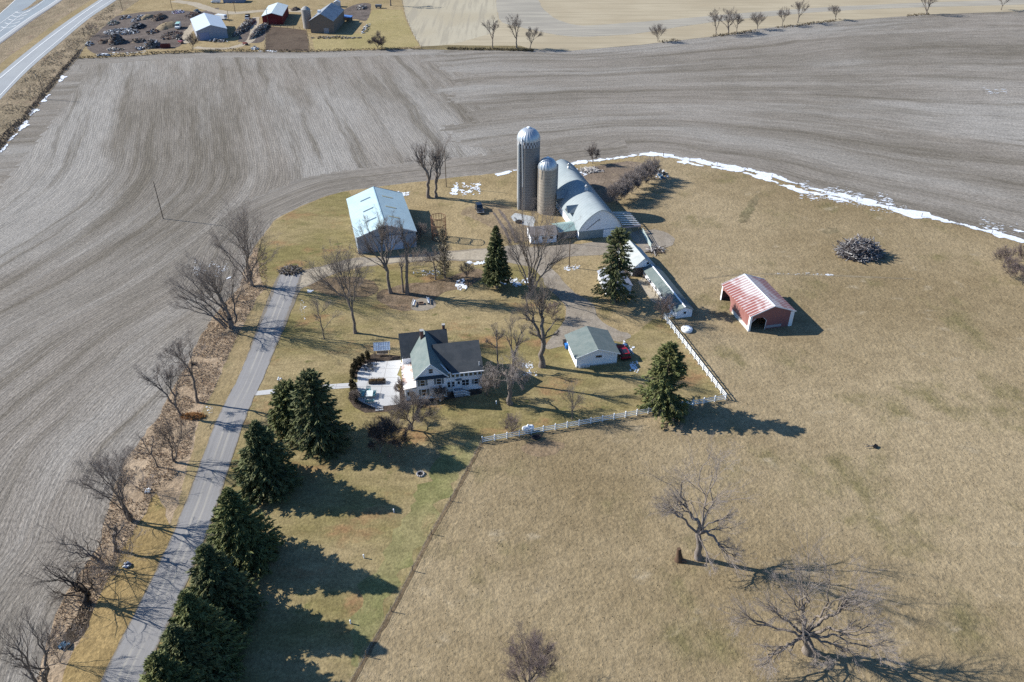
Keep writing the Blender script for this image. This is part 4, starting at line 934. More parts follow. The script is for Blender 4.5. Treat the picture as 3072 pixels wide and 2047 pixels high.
f = MB(); f.box(.05, 5.95, -.45, -.004, 5.32, 5.42); f.add([(-.1, -.75, 5.28), (6.1, -.75, 5.28), (6.1, -.02, 5.62), (-.1, -.02, 5.62)], [(0, 1, 2, 3)]); f.build('pent_roof', M_roof, house)
f = MB(); f.bar((6.65, .62, 5.35), (4.2, 3.6, 7.05), .16, .12); f.build('valley_flashing', M_whitep, house)
for x, y, zt, s in ((2.35, 10.1, 9.7, .7), (7.0, 12.4, 9.1, .55)):
    c = MB().box(x-s/2, x+s/2, y-s/2, y+s/2, 6.6, zt).build('chimney', M_brick, house)
    MB().box(x-s/2-.05, x+s/2+.05, y-s/2-.05, y+s/2+.05, zt, zt+.14).build('chimney_cap', M_conc2, c)
window(house, 3.05, 6.75, .75, .95)
for x in (1.35, 4.55):
    window(house, x-.05, 4.05, .85, 1.25, 0, True); window(house, x+.1, 1.75, .9, 1.45, 0, True)
for i in range(8): window(house, 6.55+i*.89, 4.05, .58, 1.0, 1.5, False, M_glassc, mull=False, sides=.06)
for x in (6.55, 7.4): window(house, x, 1.85, .55, 1.25, 1.5, False)
for x in (9.5, 10.25): window(house, x, 1.95, .62, 1.35, 1.5, False)
window(house, 12.05, 1.95, .7, 1.2, 1.5, True)
dr = MB().box(8.1, 8.95, 1.40, 1.498, .75, 2.75).build('door', M_whitep, house)
MB().box(8.3, 8.75, 1.375, 1.398, 1.75, 2.45).build('pane', M_glass, dr)
MB().box(7.9, 9.15, .95, 1.5, 2.95, 3.08).build('door_hood', M_shut, house)
st_ = MB(); st_.box(7.3, 9.3, -.6, 1.49, .62, .72).box(7.38, 9.2, -.52, 1.3, 0, .6)
for i in range(3): st_.box(9.3+i*.32, 9.62+i*.32, -.5, 1.1, 0, .5-i*.16)
st_.build('front_steps', flat('deck_paint', (.30, .31, .33), .7), house)
rl = MB()
for p, q in (((7.3, -.6), (9.25, -.6)), ((7.3, 1.4), (7.3, -.6))):
    for zz in (.85, 1.6): rl.bar((*p, zz), (*q, zz), .07)
    for i in range(9): x = p[0]+(q[0]-p[0])*i/8; y = p[1]+(q[1]-p[1])*i/8; rl.bar((x, y, .7), (x, y, 1.62), .06)
for y in (-.6, 1.15):
    for zz in (.28, 1.0): rl.bar((9.3, y, zz+.55), (10.4, y, zz-.05), .07)
    for i in range(6): t = i/5; x = 9.3+1.1*t; rl.bar((x, y, .72-.6*t), (x, y, 1.6-.62*t), .06)
rl.build('railing', M_whitep, house)
gable = None
pw = MB(); pw.box(-2.2, -.004, .1, 9.0, -.1, 2.85); pw.build('porch_wall', M_white, house)
k = NT('rusty_porch_tin', .6, .3); o_ = k.obj()
c = k.mix(k.ramp(k.noise(k.vec(o_, (1, .6, 1)), .9, 5, .7), .45, .68), (.66, .63, .60), (.34, .17, .10)); k.col(c); M_rust = k.m
m = MB(); m.add([(-2.5, -.15, 2.88), (-.006, -.15, 3.25), (-.006, 9.3, 3.25), (-2.5, 9.3, 2.88), (-2.5, -.15, 3.0), (-.006, -.15, 3.36), (-.006, 9.3, 3.36), (-2.5, 9.3, 3.0)], [(4, 5, 6, 7), (3, 2, 1, 0), (0, 1, 5, 4), (2, 3, 7, 6), (0, 4, 7, 3)]); m.build('porch_roof', M_rust, house)
m = MB()
for i in range(9): m.cbox((-2.42, .4+i*1.05, 3.04), .1, .35, .08)
m.build('snow_guard', flat('dark_tin', (.10, .09, .085), .7), house)
window(house, -1.15, 1.75, 1.35, .95, .1, False, None, mull=False)
MB().bar((-2.35, .02, 0), (-2.35, .02, 2.9), .1).build('downspout', M_whitep, house)
MB().bar((-1.95, 8.3, 0), (-1.95, 8.3, 4.9), .1).build('downspout', M_whitep, house)
m = MB()
m.box(4.3, 4.55, -1.2, -.95, 0, 1.2); m.build('porch_post', M_whitep, house)
m = MB(); m.bar((12.8, 2.0, 5.3), (12.8, 2.0, 6.3), .12); m.build('vent_pipe', M_whitep, house)
window(house, 2.2, 4.0, .8, 1.2, -2.0-.002, False, None, face='x') if False else None

# ---------------------------------------------------------------- garage
o, an, w, l = fit((1727, 1077), (1860, 1065), (1691, 1008), (1825, 991), 2.6)
W = w-1.0; Lg = l-1.0; o = (o[0]-math.sin(an)*.5, o[1]+math.cos(an)*.5, 0)
g = thing('garage', 'white detached garage with green-grey shingle roof, red car beside it', 'garage', o, an)
gable_wall(g, W, Lg, 2.75, 4.3, M_white); gable_roof(g, W, Lg, 2.75, 4.3, M_roofl, .5, .5, .14)
f = MB()
for s in (-1, 1): f.bar((0, -.52, 4.40), (s*(W/2+.5), -.52, 4.40-(W/2+.5)*1.55/(W/2)), .04, .2)
f.build('fascia', M_whitep, g)
window(g, .35, 2.35, 1.25, .55, 0, False, None, mull=False)
MB().box(-W/2-.01, W/2+.01, -.03, .0, -.1, .32).build('foundation', M_conc2, g)
m = MB()
for i in range(8): m.bar((-W/2+.5+i*.32, -.35, 0), (-W/2+.5+i*.32, -.35, .62), .1, .04)
for zz in (.2, .45): m.bar((-W/2+.45, -.33, zz), (-W/2+2.8, -.33, zz), .04, .06)
tag(m.build('picket_fence', M_whitep), 'short white picket fence against the garage wall', 'fence'); bpy.data.objects['picket_fence'].location = o; bpy.data.objects['picket_fence'].rotation_euler.z = an

# ---------------------------------------------------------------- blue-roofed machine shed
o, an, w, l = fit((1065, 719.3), (1241.5, 692), (1042.5, 599.4), (1213.4, 582), 4.6)
sh_ = thing('machine_shed', 'big pole shed with pale blue metal roof and sliding doors', 'shed', (o[0], o[1], 0), an)
W, e, r = w-.5, 4.75, 7.5; Ls = l
M_blue = ribbed('pale_blue_metal', (.42, .545, .58), .9, 'Y', .6, .2, contrast=.15, c2=(.38, .505, .545))
M_slate = ribbed('slate_blue_siding', (.30, .345, .40), .3, 'X', contrast=.14, c2=(.27, .31, .37))
gable_wall(sh_, W, Ls, e, r, M_slate); gable_roof(sh_, W, Ls, e, r, M_blue, .3, .35, .1); ridge_cap(sh_, Ls, r, flat('ridge_blue', (.20, .30, .36), .6), .35, .1)
MB().bar((0, -.37, r+.08), (W/2+.3, -.37, e-.3*(r-e)/(W/2)+.08), .05, .24).bar((0, -.37, r+.08), (-W/2-.3, -.37, e-.3*(r-e)/(W/2)+.08), .05, .24).build('fascia', M_whitep, sh_)
MB().bar((0, Ls+.36, r+.08), (W/2+.3, Ls+.36, e+.0), .05, .2).build('fascia', flat('dark_trim', (.13, .15, .17), .7), sh_)
d = MB().box(.45, 4.05, -.14, -.02, .1, 4.3).build('sliding_door', ribbed('white_door_metal', (.56, .60, .68), .3, 'X', contrast=.08), sh_)
MB().box(-4.2, .40, -.09, -.006, .1, 4.3).build('sliding_door', M_slate, sh_)
MB().box(4.10, 6.9, -.09, -.006, .1, 4.3).build('sliding_door', M_slate, sh_)
MB().box(-4.4, 7.0, -.2, -.145, 4.32, 4.5).build('door_track', flat('track_dark', (.16, .19, .22), .6), sh_)
MB().box(-W/2-.02, W/2+.02, -.05, .0, -.15, .35).build('foundation', M_conc2, sh_)
slp = math.atan2(r-e, W/2)
for s in (-1, 1):
    for yy in (.24, .50, .78):
        u = .40; x = s*W/2*u; z = r-(r-e)*u+.165
        M = Matrix.Translation((x, Ls*yy, z)) @ Matrix.Rotation(s*slp, 4, 'Y')
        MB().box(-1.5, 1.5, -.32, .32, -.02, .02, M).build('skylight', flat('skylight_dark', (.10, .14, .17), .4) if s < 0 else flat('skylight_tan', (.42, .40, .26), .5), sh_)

# ---------------------------------------------------------------- silos
def silo_mat(name, c, c2, period, dark, stave=True):
    k = NT(name, .95, .1); o_ = k.obj(); x, y, z = k.sep(o_)
    b = k.mix(k.ramp(k.noise(k.vec(o_, (.35, .35, .08)), 1.0, 4, .65), .4, .62), c, c2)
    w = k.ramp(k.wave(o_, period, .3, 'Z'), .80, .97)
    f = k.math('MULTIPLY', k.math('MULTIPLY_ADD', w, -dark, 1.0), k.amp(k.noise(o_, 2.2, 4, .7), .3))
    k.col(k.scale(b, f)); k.bump(w, -.15, .05); return k.m
M_sil = silo_mat('weathered_stave_concrete', (.26, .245, .23), (.215, .203, .195), .75, .22)
M_sil2 = silo_mat('tan_stave_concrete', (.37, .325, .265), (.32, .28, .235), .95, .22)
def dome(root, r, z, hgt, ribs, mat):
    m = MB(); n = ribs*2; prof = []
    for i in range(13): a = PI/2*i/12; prof.append((r*math.cos(a)*1.03, z+hgt*math.sin(a)))
    m.lathe(prof, n, wob=lambda i: 1.0 if i % 2 else .972, smooth=False)
    d = m.build('dome', mat, root)
    MB().lathe([(r*.16, z+hgt*.985), (r*.17, z+hgt+.12), (r*.1, z+hgt+.22), (0, z+hgt+.24)], 12).build('dome_cap', M_whitep, d)
    return d
M_dome = flat('galvanised_dome', (.46, .50, .54), .38, .5, .45, .2, .8)
x, y = G(1585, 632); x -= .1; y += 3.0
rad = (1618-1552)/2/FL_*math.hypot(y, H)*.985
hs = PY(1585, 430, y-rad)[1]
t1 = thing('silo', 'taller grey concrete silo with galvanised dome and white chute', 'silo', (x, y, 0))
MB().lathe([(rad, -.2), (rad, hs-1.6)], 40).build('wall', M_sil, t1)
k = NT('silo_checker_band', .8, .2); o_ = k.obj(); xx, yy, zz = k.sep(o_)
ang = k.math('ARCTAN2', yy, xx)
ck = k.math('MULTIPLY', k.math('SINE', k.math('MULTIPLY', ang, 22.0)), k.math('SINE', k.math('MULTIPLY', zz, 2*PI/1.7)))
k.col(k.mix(k.ramp(ck, -.15, .15), (.13, .125, .125), (.44, .44, .45))); M_chk = k.m
MB().lathe([(rad*1.004, hs-1.6), (rad*1.004, hs)], 40).build('checker_band', M_chk, t1)
dome(t1, rad, hs, rad*1.02, 24, M_dome)
ch = MB(); ca = -PI*.78
cxx, cyy = (rad+.28)*math.cos(ca), (rad+.28)*math.sin(ca)
ch.lathe([(.36, 0), (.36, hs-1.0), (.25, hs-.4), (0, hs-.3)], 10, (cxx, cyy, 0)); ch.build('chute', flat('chute_white', (.40, .41, .40), .8), t1)
pa = -PI*.64; px_, py_ = (rad+.55)*math.cos(pa), (rad+.55)*math.sin(pa)
MB().tube([(px_, py_, 0), (px_, py_, hs*.5), (px_-.2, py_+.1, hs-.8), (px_-.35, py_+.35, hs+.6), (px_-.4, py_+1.0, hs+.9), (px_-.2, py_+1.9, hs+.7)], .16, 8).build('blower_pipe', M_steel, t1)
for zz in [1.0+.75*i for i in range(int(hs/.75)-2)][::3]: pass
x, y = G(1640, 645); y += 2.4
rad2 = (1668-1612)/2/FL_*math.hypot(y, H)*.985
h2 = PY(1640, 513, y-rad2)[1]
t2 = thing('silo', 'shorter tan concrete silo with ribbed metal dome beside the barn', 'silo', (x, y, 0))
MB().lathe([(rad2, -.2), (rad2, h2)], 36).build('wall', M_sil2, t2)
dome(t2, rad2, h2, rad2*1.05, 20, M_dome)
m = MB()
for s in (-.35, .35): m.tube([(-rad2*.75+s, -rad2*.72, h2*.82), (-rad2*.8+s, -rad2*.74, h2+.5), (-rad2*.55+s, -rad2*.5, h2+rad2*.65), (-.2+s, -.2, h2+rad2*1.1)], .06, 5)
m.build('ladder', M_steel, t2)
cc = MB(); cc.box(rad2*.75, rad2*.75+1.0, -.2, .9, 6, h2+.6); cc.build('chute', flat('chute_grey', (.30, .31, .32), .8), t2)

# ---------------------------------------------------------------- arched-roof barn
a = Vector(G(1745, 722)); b = Vector(G(1852, 704))
an = math.radians(9.5); w = 12.4
far = Vector(G(1684, 482, 8.0)); mid = (a+b)/2
fwd = (far-mid); an = math.atan2(-fwd.x, fwd.y); Lb = fwd.length
barn = thing('barn', 'long dairy barn with arched grey roof, white rounded gable end', 'barn', (mid.x, mid.y, 0), an)
e, pk = 2.55, 8.4; hw = w/2
arch = []
for i in range(25):
    t = PI*i/24; c_ = math.cos(t); u_ = np.sign(c_)*abs(c_)**.85; arch.append((hw*1.02*u_, e+(pk-e)*max(0, 1-abs(u_)**1.45)**.72))
M_arch = ribbed('barn_roof_tin', (.275, .315, .33), 1.15, 'Y', .6, .25, .12, (.245, .285, .30), None, .10)
m = MB(); inn = [(x*.985, z-.12) for x, z in arch]
m.sheet(arch, -.5, Lb+.3, True).sheet(inn, -.5, Lb+.3, True)
for yy in (-.5, Lb+.3):
    m.add([(x, yy, z) for x, z in arch]+[(x, yy, z) for x, z in inn], [(i, i+1, 26+i, 25+i) for i in range(24)])
m.build('roof', M_arch, barn)
m = MB()                                              # raised battens on the east face of the roof
for yy in np.arange(.4, Lb, 1.55):
    q = [(x*1.004, z+.05) for x, z in arch[1:12]]
    m.sheet(q, yy, yy+.42, True)
m.build('roof_rib', ribbed('rib_tin', (.36, .39, .40), 5, 'Y'), barn)
m = MB(); n = len(arch)
M_barnw = flat('white_barn_boards', (.72, .77, .81), .7, .2, 0, .12, .5)
for yy in (0, Lb):
    P = [(x*.97, z-.12) for x, z in arch]
    MB().add([(x, yy, z) for x, z in P], [tuple(range(n))]).build('gable_wall', M_barnw, barn)
m = MB(); m.box(-hw*.97, -hw*.97+.2, .0, Lb, -.2, e); m.build('wall', M_white, barn); MB().box(hw*.97-.2, hw*.97, .0, Lb, -.2, e).build('wall', M_white, barn)
m = MB(); m.box(-hw*.97, hw*.97, -.05, .1, -.2, e-.14); m.build('front_wall', ribbed('teal_lower_siding', (.20, .26, .28), .35, 'X'), barn)
d = MB().box(.9, 3.9, -.2, -.08, 0, 2.3).build('sliding_door', M_barnw, barn)
MB().bar((-3.9, -.08, 2.8), (-.3, -.08, 5.6), .09).bar((-.3, -.08, 5.6), (-.5, -.08, 5.0), .09).build('hay_track', M_wood, barn)
for yy, u in ((8.5, .66), (18.5, .66), (28.0, .66)):   # gabled vents on the west face
    ix = 24-int(u*12) if False else 19; x, z = arch[ix]
    m = MB(); s = 1.3
    m.add([(x-1.9, yy-s, z+.0), (x-1.9, yy+s, z+.0), (x-1.9, yy, z+1.7), (x+1.6, yy, z+1.75), (x+.3, yy-s*1.1, z+.05), (x+.3, yy+s*1.1, z+.05)], [(0, 2, 1), (0, 4, 3, 2), (1, 2, 3, 5)])
    dm = m.build('dormer', M_arch, barn)
    MB().add([(x-1.92, yy-s*.6, z+.15), (x-1.92, yy+s*.6, z+.15), (x-1.92, yy, z+1.25)], [(0, 2, 1)]).build('louver', M_black, dm)
for yy in (13.0, 29.5):
    v = MB().lathe([(.5, pk-.1), (.5, pk+.5), (.3, pk+.6), (.3, pk+1.1), (.55, pk+1.15), (.05, pk+1.6)], 12, (0, yy, 0)).build('roof_ventilator', M_steel, barn)
# open rafter lean-to on the east side
lt = thing('rafter_shelter', 'unroofed lean-to of bare white rafters on barn east side', 'shelter', (mid.x, mid.y, 0), an)
m = MB()
for yy in np.arange(.6, 9.2, 1.15): MB().bar((hw*1.0, yy, 2.9), (hw+5.6, yy, 2.3), .14, .16).build('rafter', M_whitep, lt)
MB().bar((hw+5.3, .2, 2.12), (hw+5.3, 9.2, 2.12), .14, .2).build('beam', M_wood, lt)
for yy in (.4, 4.6, 8.9): MB().bar((hw+5.3, yy, 0), (hw+5.3, yy, 2.0), .16).build('post', M_wood, lt)
MB().box(hw+.3, hw+5.6, .05, .2, 1.9, 2.35).build('fascia', flat('dusty_pink_board', (.36, .31, .32), .8), lt)

# connector with green roof and little milk house west of the barn front
a = V3(1592, 733); b = V3(1669, 727); an2 = math.atan2((b-a).y, (b-a).x); w2 = (b-a).length
mk = thing('milk_house', 'low white milk house with brown-grey roof, left of barn front', 'outbuilding', (a.x, a.y, 0), an2)
m = MB(); P = [(0, -.15), (5.2, -.15), (5.2, 2.5), (2.6, 3.7), (0, 2.5)]
vs = [(0, y, z) for y, z in P]+[(w2, y, z) for y, z in P]
m.add(vs, [(0, 1, 2, 3, 4), (9, 8, 7, 6, 5), (0, 4, 9, 5), (1, 6, 7, 2)]); m.build('wall', M_white, mk)
gable_roof(mk, 5.2, w2, 2.5, 3.7, shingle('brown_grey_shingles', (.22, .19, .175), (.29, .265, .25)), .3, .25, .12, y0=0, x0=2.6, axis='x')
for x in (1.5, 3.6, 5.6): window(mk, x, 1.55, .95, .8, 0, False, None, mull=False)
c0 = V3(1676, 722); c1 = V3(1745, 712); an3 = math.atan2((c1-c0).y, (c1-c0).x); w3 = (c1-c0).length
cn = thing('barn_connector', 'green metal roofed link between the milk house and barn', 'outbuilding', (c0.x, c0.y, 0), an3)
m = MB(); P = [(.4, -.15), (5.6, -.15), (5.6, 2.3), (3.1, 3.1), (.4, 2.3)]
vs = [(0, y, z) for y, z in P]+[(w3-.3, y, z) for y, z in P]
m.add(vs, [(0, 1, 2, 3, 4), (9, 8, 7, 6, 5), (0, 4, 9, 5), (1, 6, 7, 2)]); m.build('wall', flat('tan_wall', (.30, .26, .22), .9), cn)
M_green = ribbed('green_metal', (.30, .42, .40), .45, 'X', contrast=.35, c2=(.34, .46, .43))
gable_roof(cn, 5.2, w3-.2, 2.3, 3.1, M_green, .3, .1, .1, y0=0, x0=3.0, axis='x')
MB().box(.5, 1.6, .36, .398, 0, 2.0).build('door', M_wood, cn)

# ---------------------------------------------------------------- granary, coop, small shed
a = V3(1895.4, 823.7); an = math.radians(9.0)
ax_ = V3(1889.8, 721.6, 4.9); bx_ = V3(1934.4, 774, 4.9); fw = ax_-bx_; an = math.atan2(-fw.x, fw.y)
w = 6.6; c = bx_; 
gn = thing('granary', 'grey-roofed gabled shed with dark boarded end, behind ragged spruce', 'shed', (c.x, c.y, 0), an)
lg = fw.length
gable_wall(gn, w-.7, lg, 2.3, 4.75, M_white)
gable_roof(gn, w-.7, lg, 2.3, 4.75, M_roofp, .4, .25, .12)
MB().box(-w/2+.35, w/2-.35, -.06, -.005, -.1, 2.35).build('lower_wall', flat('dark_boards', (.115, .095, .085), .9, .1, 0, .3, 3), gn)
window(gn, 1.0, 3.3, .6, .6, 0, False, M_black, mull=False)
r0_ = V3(2055.6, 920.6, 2.95); r1_ = V3(1953.6, 793, 2.95); fw = r1_-r0_; an = math.atan2(-fw.x, fw.y); lc = fw.length
cp = thing('chicken_coop', 'long narrow white chicken coop with green-grey shingle roof', 'coop', (r0_.x, r0_.y, 0), an)
wc = 3.9
gable_wall(cp, wc, lc, 1.95, 2.9, M_white); gable_roof(cp, wc, lc, 1.95, 2.9, M_roofl, .3, .25, .1)
ridge_cap(cp, lc, 2.9, M_whitep, .25, .1)
window(cp, .1, 1.35, .6, .6, 0, False, None, mull=False)
for i in range(6): window(cp, 1.8+i*(lc-3.5)/5, 1.2, .9, .6, -wc/2, False, M_glass, face='x', mull=False)
a = V3(1818, 887); b = V3(1893, 882); an = math.atan2((b-a).y, (b-a).x)+math.radians(2); ww = (b-a).length
c = (a+b)/2
sd = thing('small_shed', 'small white shed with grey roof hidden behind the ragged spruce', 'shed', (c.x, c.y, 0), an)
gable_wall(sd, ww, 8.0, 2.3, 3.6, M_white); gable_roof(sd, ww, 8.0, 2.3, 3.6, shingle('lilac_grey_shingles', (.36, .37, .41), (.31, .33, .37)), .3, .25, .1)
window(sd, 1.5, 1.4, .7, .7, 0, False, None, mull=False); window(sd, 3.5, 1.3, .8, .8, -ww/2, False, M_glass, face='x', mull=False)
MB().box(-.9, .1, -.06, -.004, 0, 2.0).build('door', M_whitep, sd)

# ---------------------------------------------------------------- red pole shed in the pasture
o, an, w, l = fit((2249, 950), (2385, 933), (2168, 856.5), (2295, 838), 4.0)
rs_ = thing('red_shed', 'red open-ended cattle shed with rusty striped roof, standing in pasture', 'shed', (o[0], o[1], 0), an)
k = NT('faded_red_stripes', .6, .3); o_ = k.obj()
w1 = k.ramp(k.wave(o_, .92, 0, 'Y'), .78, .97); n_ = k.noise(k.vec(o_, (.55, .16, 0)), 1.0, 4, .6)
x_, y_, z_ = k.sep(o_)
fd = k.ramp(k.math('ADD', k.math('ABSOLUTE', k.math('MULTIPLY', x_, .13)), k.math('MULTIPLY', k.math('SUBTRACT', n_, .5), 1.9)), .12, .55)
w2_ = k.ramp(k.wave(o_, .92, 0, 'Y'), .25, .75)
red = k.mix(fd, k.mix(w2_, (.36, .26, .255), (.52, .53, .54)), (.245, .085, .075))
k.col(k.mix(k.math('MULTIPLY', w1, .85), red, (.60, .57, .56))); k.bump(w1, .6, .06); M_redroof = k.m
M_redw = ribbed('faded_red_siding', (.27, .115, .10), .45, 'Y', contrast=.12, c2=(.33, .16, .145), dirt=.1)
M_redf = ribbed('dull_red_siding', (.235, .105, .105), .45, 'X', contrast=.1, dirt=.1)
W = w-.4; e, r = 4.0, 6.0; hw = W/2
m = MB()                                              # front wall with the tall clipped opening at its left
ox0, ox1, oh = -hw+.45, -hw+4.0, 3.3
z0 = -.1; zr = lambda x: e+(r-e)*(1-abs(x)/hw)
m.add([(-hw, 0, z0), (ox0, 0, z0), (ox0, 0, 2.4), (ox0+.9, 0, oh), (ox1-.9, 0, oh), (ox1, 0, 2.5), (ox1, 0, z0), (hw, 0, z0), (hw, 0, e), (0, 0, r), (-hw, 0, e)], [tuple(range(11))])
m.build('end_wall', M_redf, rs_)
MB().add([(-hw, l, z0), (hw, l, z0), (hw, l, e), (0, l, r), (-hw, l, e)], [(0, 1, 2, 3, 4)]).build('end_wall', M_redf, rs_)
m = MB(); ya, yb_ = l-5.0, l-.5                       # west wall with an opening near its far end
m.add([(-hw, 0, z0), (-hw, ya, z0), (-hw, ya, 1.9), (-hw, ya+.9, 3.1), (-hw, yb_-.6, 3.1), (-hw, yb_, 2.6), (-hw, yb_, z0), (-hw, l, z0), (-hw, l, e), (-hw, 0, e)], [tuple(range(10))])
m.build('side_wall', M_redw, rs_)
MB().add([(hw, 0, z0), (hw, l, z0), (hw, l, e), (hw, 0, e)], [(0, 1, 2, 3)]).build('side_wall', M_redw, rs_)
gable_roof(rs_, W, l, e, r, M_redroof, .22, .22, .1)
ridge_cap(rs_, l, r, M_whitep, .24, .1)
f = MB()
for yy in (-.25, l+.25):
    for s in (-1, 1): f.bar((0, yy, r+.08), (s*(hw+.26), yy, r+.08-(hw+.26)*(r-e)/hw), .06, .24)
f.build('fascia', M_whitep, rs_)
f = MB()
for x, y in ((-hw-.03, .25), (-hw-.03, l-.25), (hw-.3, -.03)): pass
f.box(-hw-.05, -hw+.45, -.05, -.003, 0, e-.05).box(-hw-.05, -hw-.003, -.003, .55, 0, e-.15); f.build('corner_trim', M_whitep, rs_)
MB().box(hw-.9, hw+.03, -.05, -.003, 0, e-.05).build('corner_trim', M_whitep, rs_)
MB().box(-hw-.05, -hw-.003, l-.5, l, 0, e-.15).build('corner_trim', M_whitep, rs_)
f = MB(); f.bar((ox0, -.03, 2.4), (ox0+.9, -.03, oh), .1, .06).bar((ox1-.9, -.03, oh), (ox1, -.03, 2.5), .1, .06).bar((ox1, -.03, 0), (ox1, -.03, 2.5), .1, .06).build('door_trim', M_whitep, rs_)
MB().box(-hw-.06, -hw-.055+.05, .6, ya-1.2, -.1, 1.05).build('splash_board', flat('pale_splash_board', (.55, .53, .49), .8), rs_)
MB().box(ox1+.3, ox1+4.0, -.07, -.01, .35, 1.0).build('splash_board', flat('grey_splash_board', (.30, .30, .32), .8), rs_)
m = MB()
for i in range(8): m.box(-hw+.3, hw-.3, l-.25, l-.2, .3+i*.42, .38+i*.42)
m.build('inner_boards', flat('dim_boards', (.16, .12, .12), .9), rs_)

# ---------------------------------------------------------------- farm across the field
def far_gable(name, label, FL, FR, BL, BR, z, e, r, wm, rm, cat, so=.4):
    o, an, w, l = fit(FL, FR, BL, BR, z)
    t = thing(name, label, cat, (o[0], o[1], 0), an)
    gable_wall(t, w-so, l, e, r, wm); gable_roof(t, w-so, l, e, r, rm, so/2+.1, .4, .2)
    return t, w, l
fa, w, l = far_gable('blue_grey_barn', 'grey-blue metal barn with white roof beside the junk yard', (581, 98), (672.7, 86), (578, 58), (667, 51), 4.4, 4.5, 6.8, ribbed('lavender_grey_siding', (.29, .31, .37), .6, 'X'), ribbed('white_blue_roof', (.50, .56, .62), 1.0, 'Y'), 'barn')
MB().box(-w*.42, -w*.1, -.1, -.01, 0, 3.6).build('sliding_door', flat('blue_grey_door', (.24, .27, .40), .7), fa)
fb, w, l = far_gable('red_barn', 'small dark red barn with bright white roof across the field', (784, 51), (854, 47), (806, 17), (857, 19), 4.4, 4.4, 5.9, flat('dark_red_boards', (.17, .03, .03), .9, .1, 0, .2, 2), ribbed('pale_mint_roof', (.54, .60, .60), 1.0, 'Y'), 'barn')
MB().box(-2, 2.2, -.1, -.01, 0, 3.2).build('barn_door', flat('red_door_boards', (.20, .035, .035), .9), fb)
fc, w, l = far_gable('old_barn', 'tall weathered grey barn with patchy tin roof beside concrete silo', (942, 62), (1015, 64.6), (953, 28), (1014, 32), 6.0, 6.0, 9.4, flat('weathered_boards', (.20, .16, .13), .95, .1, 0, .4, 1.2), ribbed('patchy_tin', (.26, .28, .31), 1.2, 'Y', .5, .4, .25, (.17, .19, .22), (.34, .33, .33), .1), 'barn')
MB().box(.8, 3.4, -.1, -.01, 0, 2.6).build('barn_door', flat('bleached_door', (.30, .29, .30), .9), fc)
MB().cbox((-2.2, .25*l, 9.3), 1.4, 1.4, 1.2).build('cupola', M_whitep, fc)
bx_ = G(1028, 68); lt2 = thing('blue_lean_to', 'bright blue roofed lean-to at right of the old barn', 'shed', (*bx_, 0), math.radians(-4))
MB().add([(-4, 0, 3.2), (4.6, 0, 2.4), (4.6, 5.4, 2.4), (-4, 5.4, 3.2), (-4, 0, 3.3), (4.6, 0, 2.5), (4.6, 5.4, 2.5), (-4, 5.4, 3.3)], [(4, 5, 6, 7), (0, 3, 2, 1), (0, 1, 5, 4), (1, 2, 6, 5), (2, 3, 7, 6)]).build('roof', ribbed('blue_tin', (.10, .22, .52), .8, 'X'), lt2)
for x in (-3.6, 0, 4.2): MB().box(x-.12, x+.12, .2, .44, 0, 2.35).build('post', M_wood, lt2)
MB().box(-4, 4.2, 5.0, 5.15, 0, 2.3).build('wall', M_wood, lt2)
sx, sy = G(921.5, 88); rr = 12.5/FL_*math.hypot(sy, H)
hh = PY(921.5, 31, sy)[1]
fs = thing('concrete_silo', 'plain concrete silo with low cone cap across the field', 'silo', (sx, sy+rr, 0))
MB().lathe([(rr, -.2), (rr, hh)], 24).build('wall', silo_mat('old_stave', (.33, .30, .27), (.27, .245, .225), 1.0, .15), fs)
MB().lathe([(rr*1.04, hh), (rr*.6, hh+1.0), (rr*.15, hh+1.5), (0, hh+1.6)], 20).build('roof', flat('grey_cap', (.33, .32, .30), .8), fs)
sx, sy = G(701, 9); tq = thing('grey_shed', 'low grey-blue shed at the top edge above the junk yard', 'shed', (sx, sy, 0), math.radians(3))
gable_wall(tq, 12, 6, 2.6, 3.6, flat('grey_blue_wall', (.23, .26, .33), .8)); gable_roof(tq, 12, 6, 2.6, 3.6, flat('grey_tin', (.36, .37, .40), .6), .3, .3, .15)
sx, sy = G(1011, 22); tq = thing('tool_shed', 'small pale shed behind the old barn', 'shed', (sx, sy, 0), 0)
gable_wall(tq, 3.4, 3, 2.6, 3.4, flat('pale_blue_wall', (.42, .46, .52), .8)); gable_roof(tq, 3.4, 3, 2.6, 3.4, flat('pale_tin', (.5, .52, .54), .6), .2, .2, .1)
# ---------------------------------------------------------------- fences
def board_fence(label, A, B, n, hgt=1.35):
    a, b = V3(*A), V3(*B); d = b-a; L = d.length; an = math.atan2(d.y, d.x)
    t = thing('board_fence', label, 'fence', (a.x, a.y, .06), an, 'white board fence runs around the lawn')
    p = None
    for i in range(n+1):
        x = L*i/n
        if p is None: p = MB().box(-.09, .09, -.09, .09, 0, hgt+.12).build('post', M_whitep, t)
        else:
            q = p.copy(); COL.objects.link(q); q.parent = t; q.location = (x, 0, 0)
    for zz in (.38, .80, 1.22): MB().box(.1, L-.1, -.13, -.092, zz-.085, zz+.085).build('rail', M_whitep, t)
    return t
board_fence('white board fence running along the front of the lawn below the young tree', (1447, 1329), (2176, 1200), 21)
board_fence('white board fence climbing from lawn corner towards the coop', (2176, 1200), (1991, 957), 15)
board_fence('short white board fence piece against the coop end', (1991, 957), (2046, 948), 3)
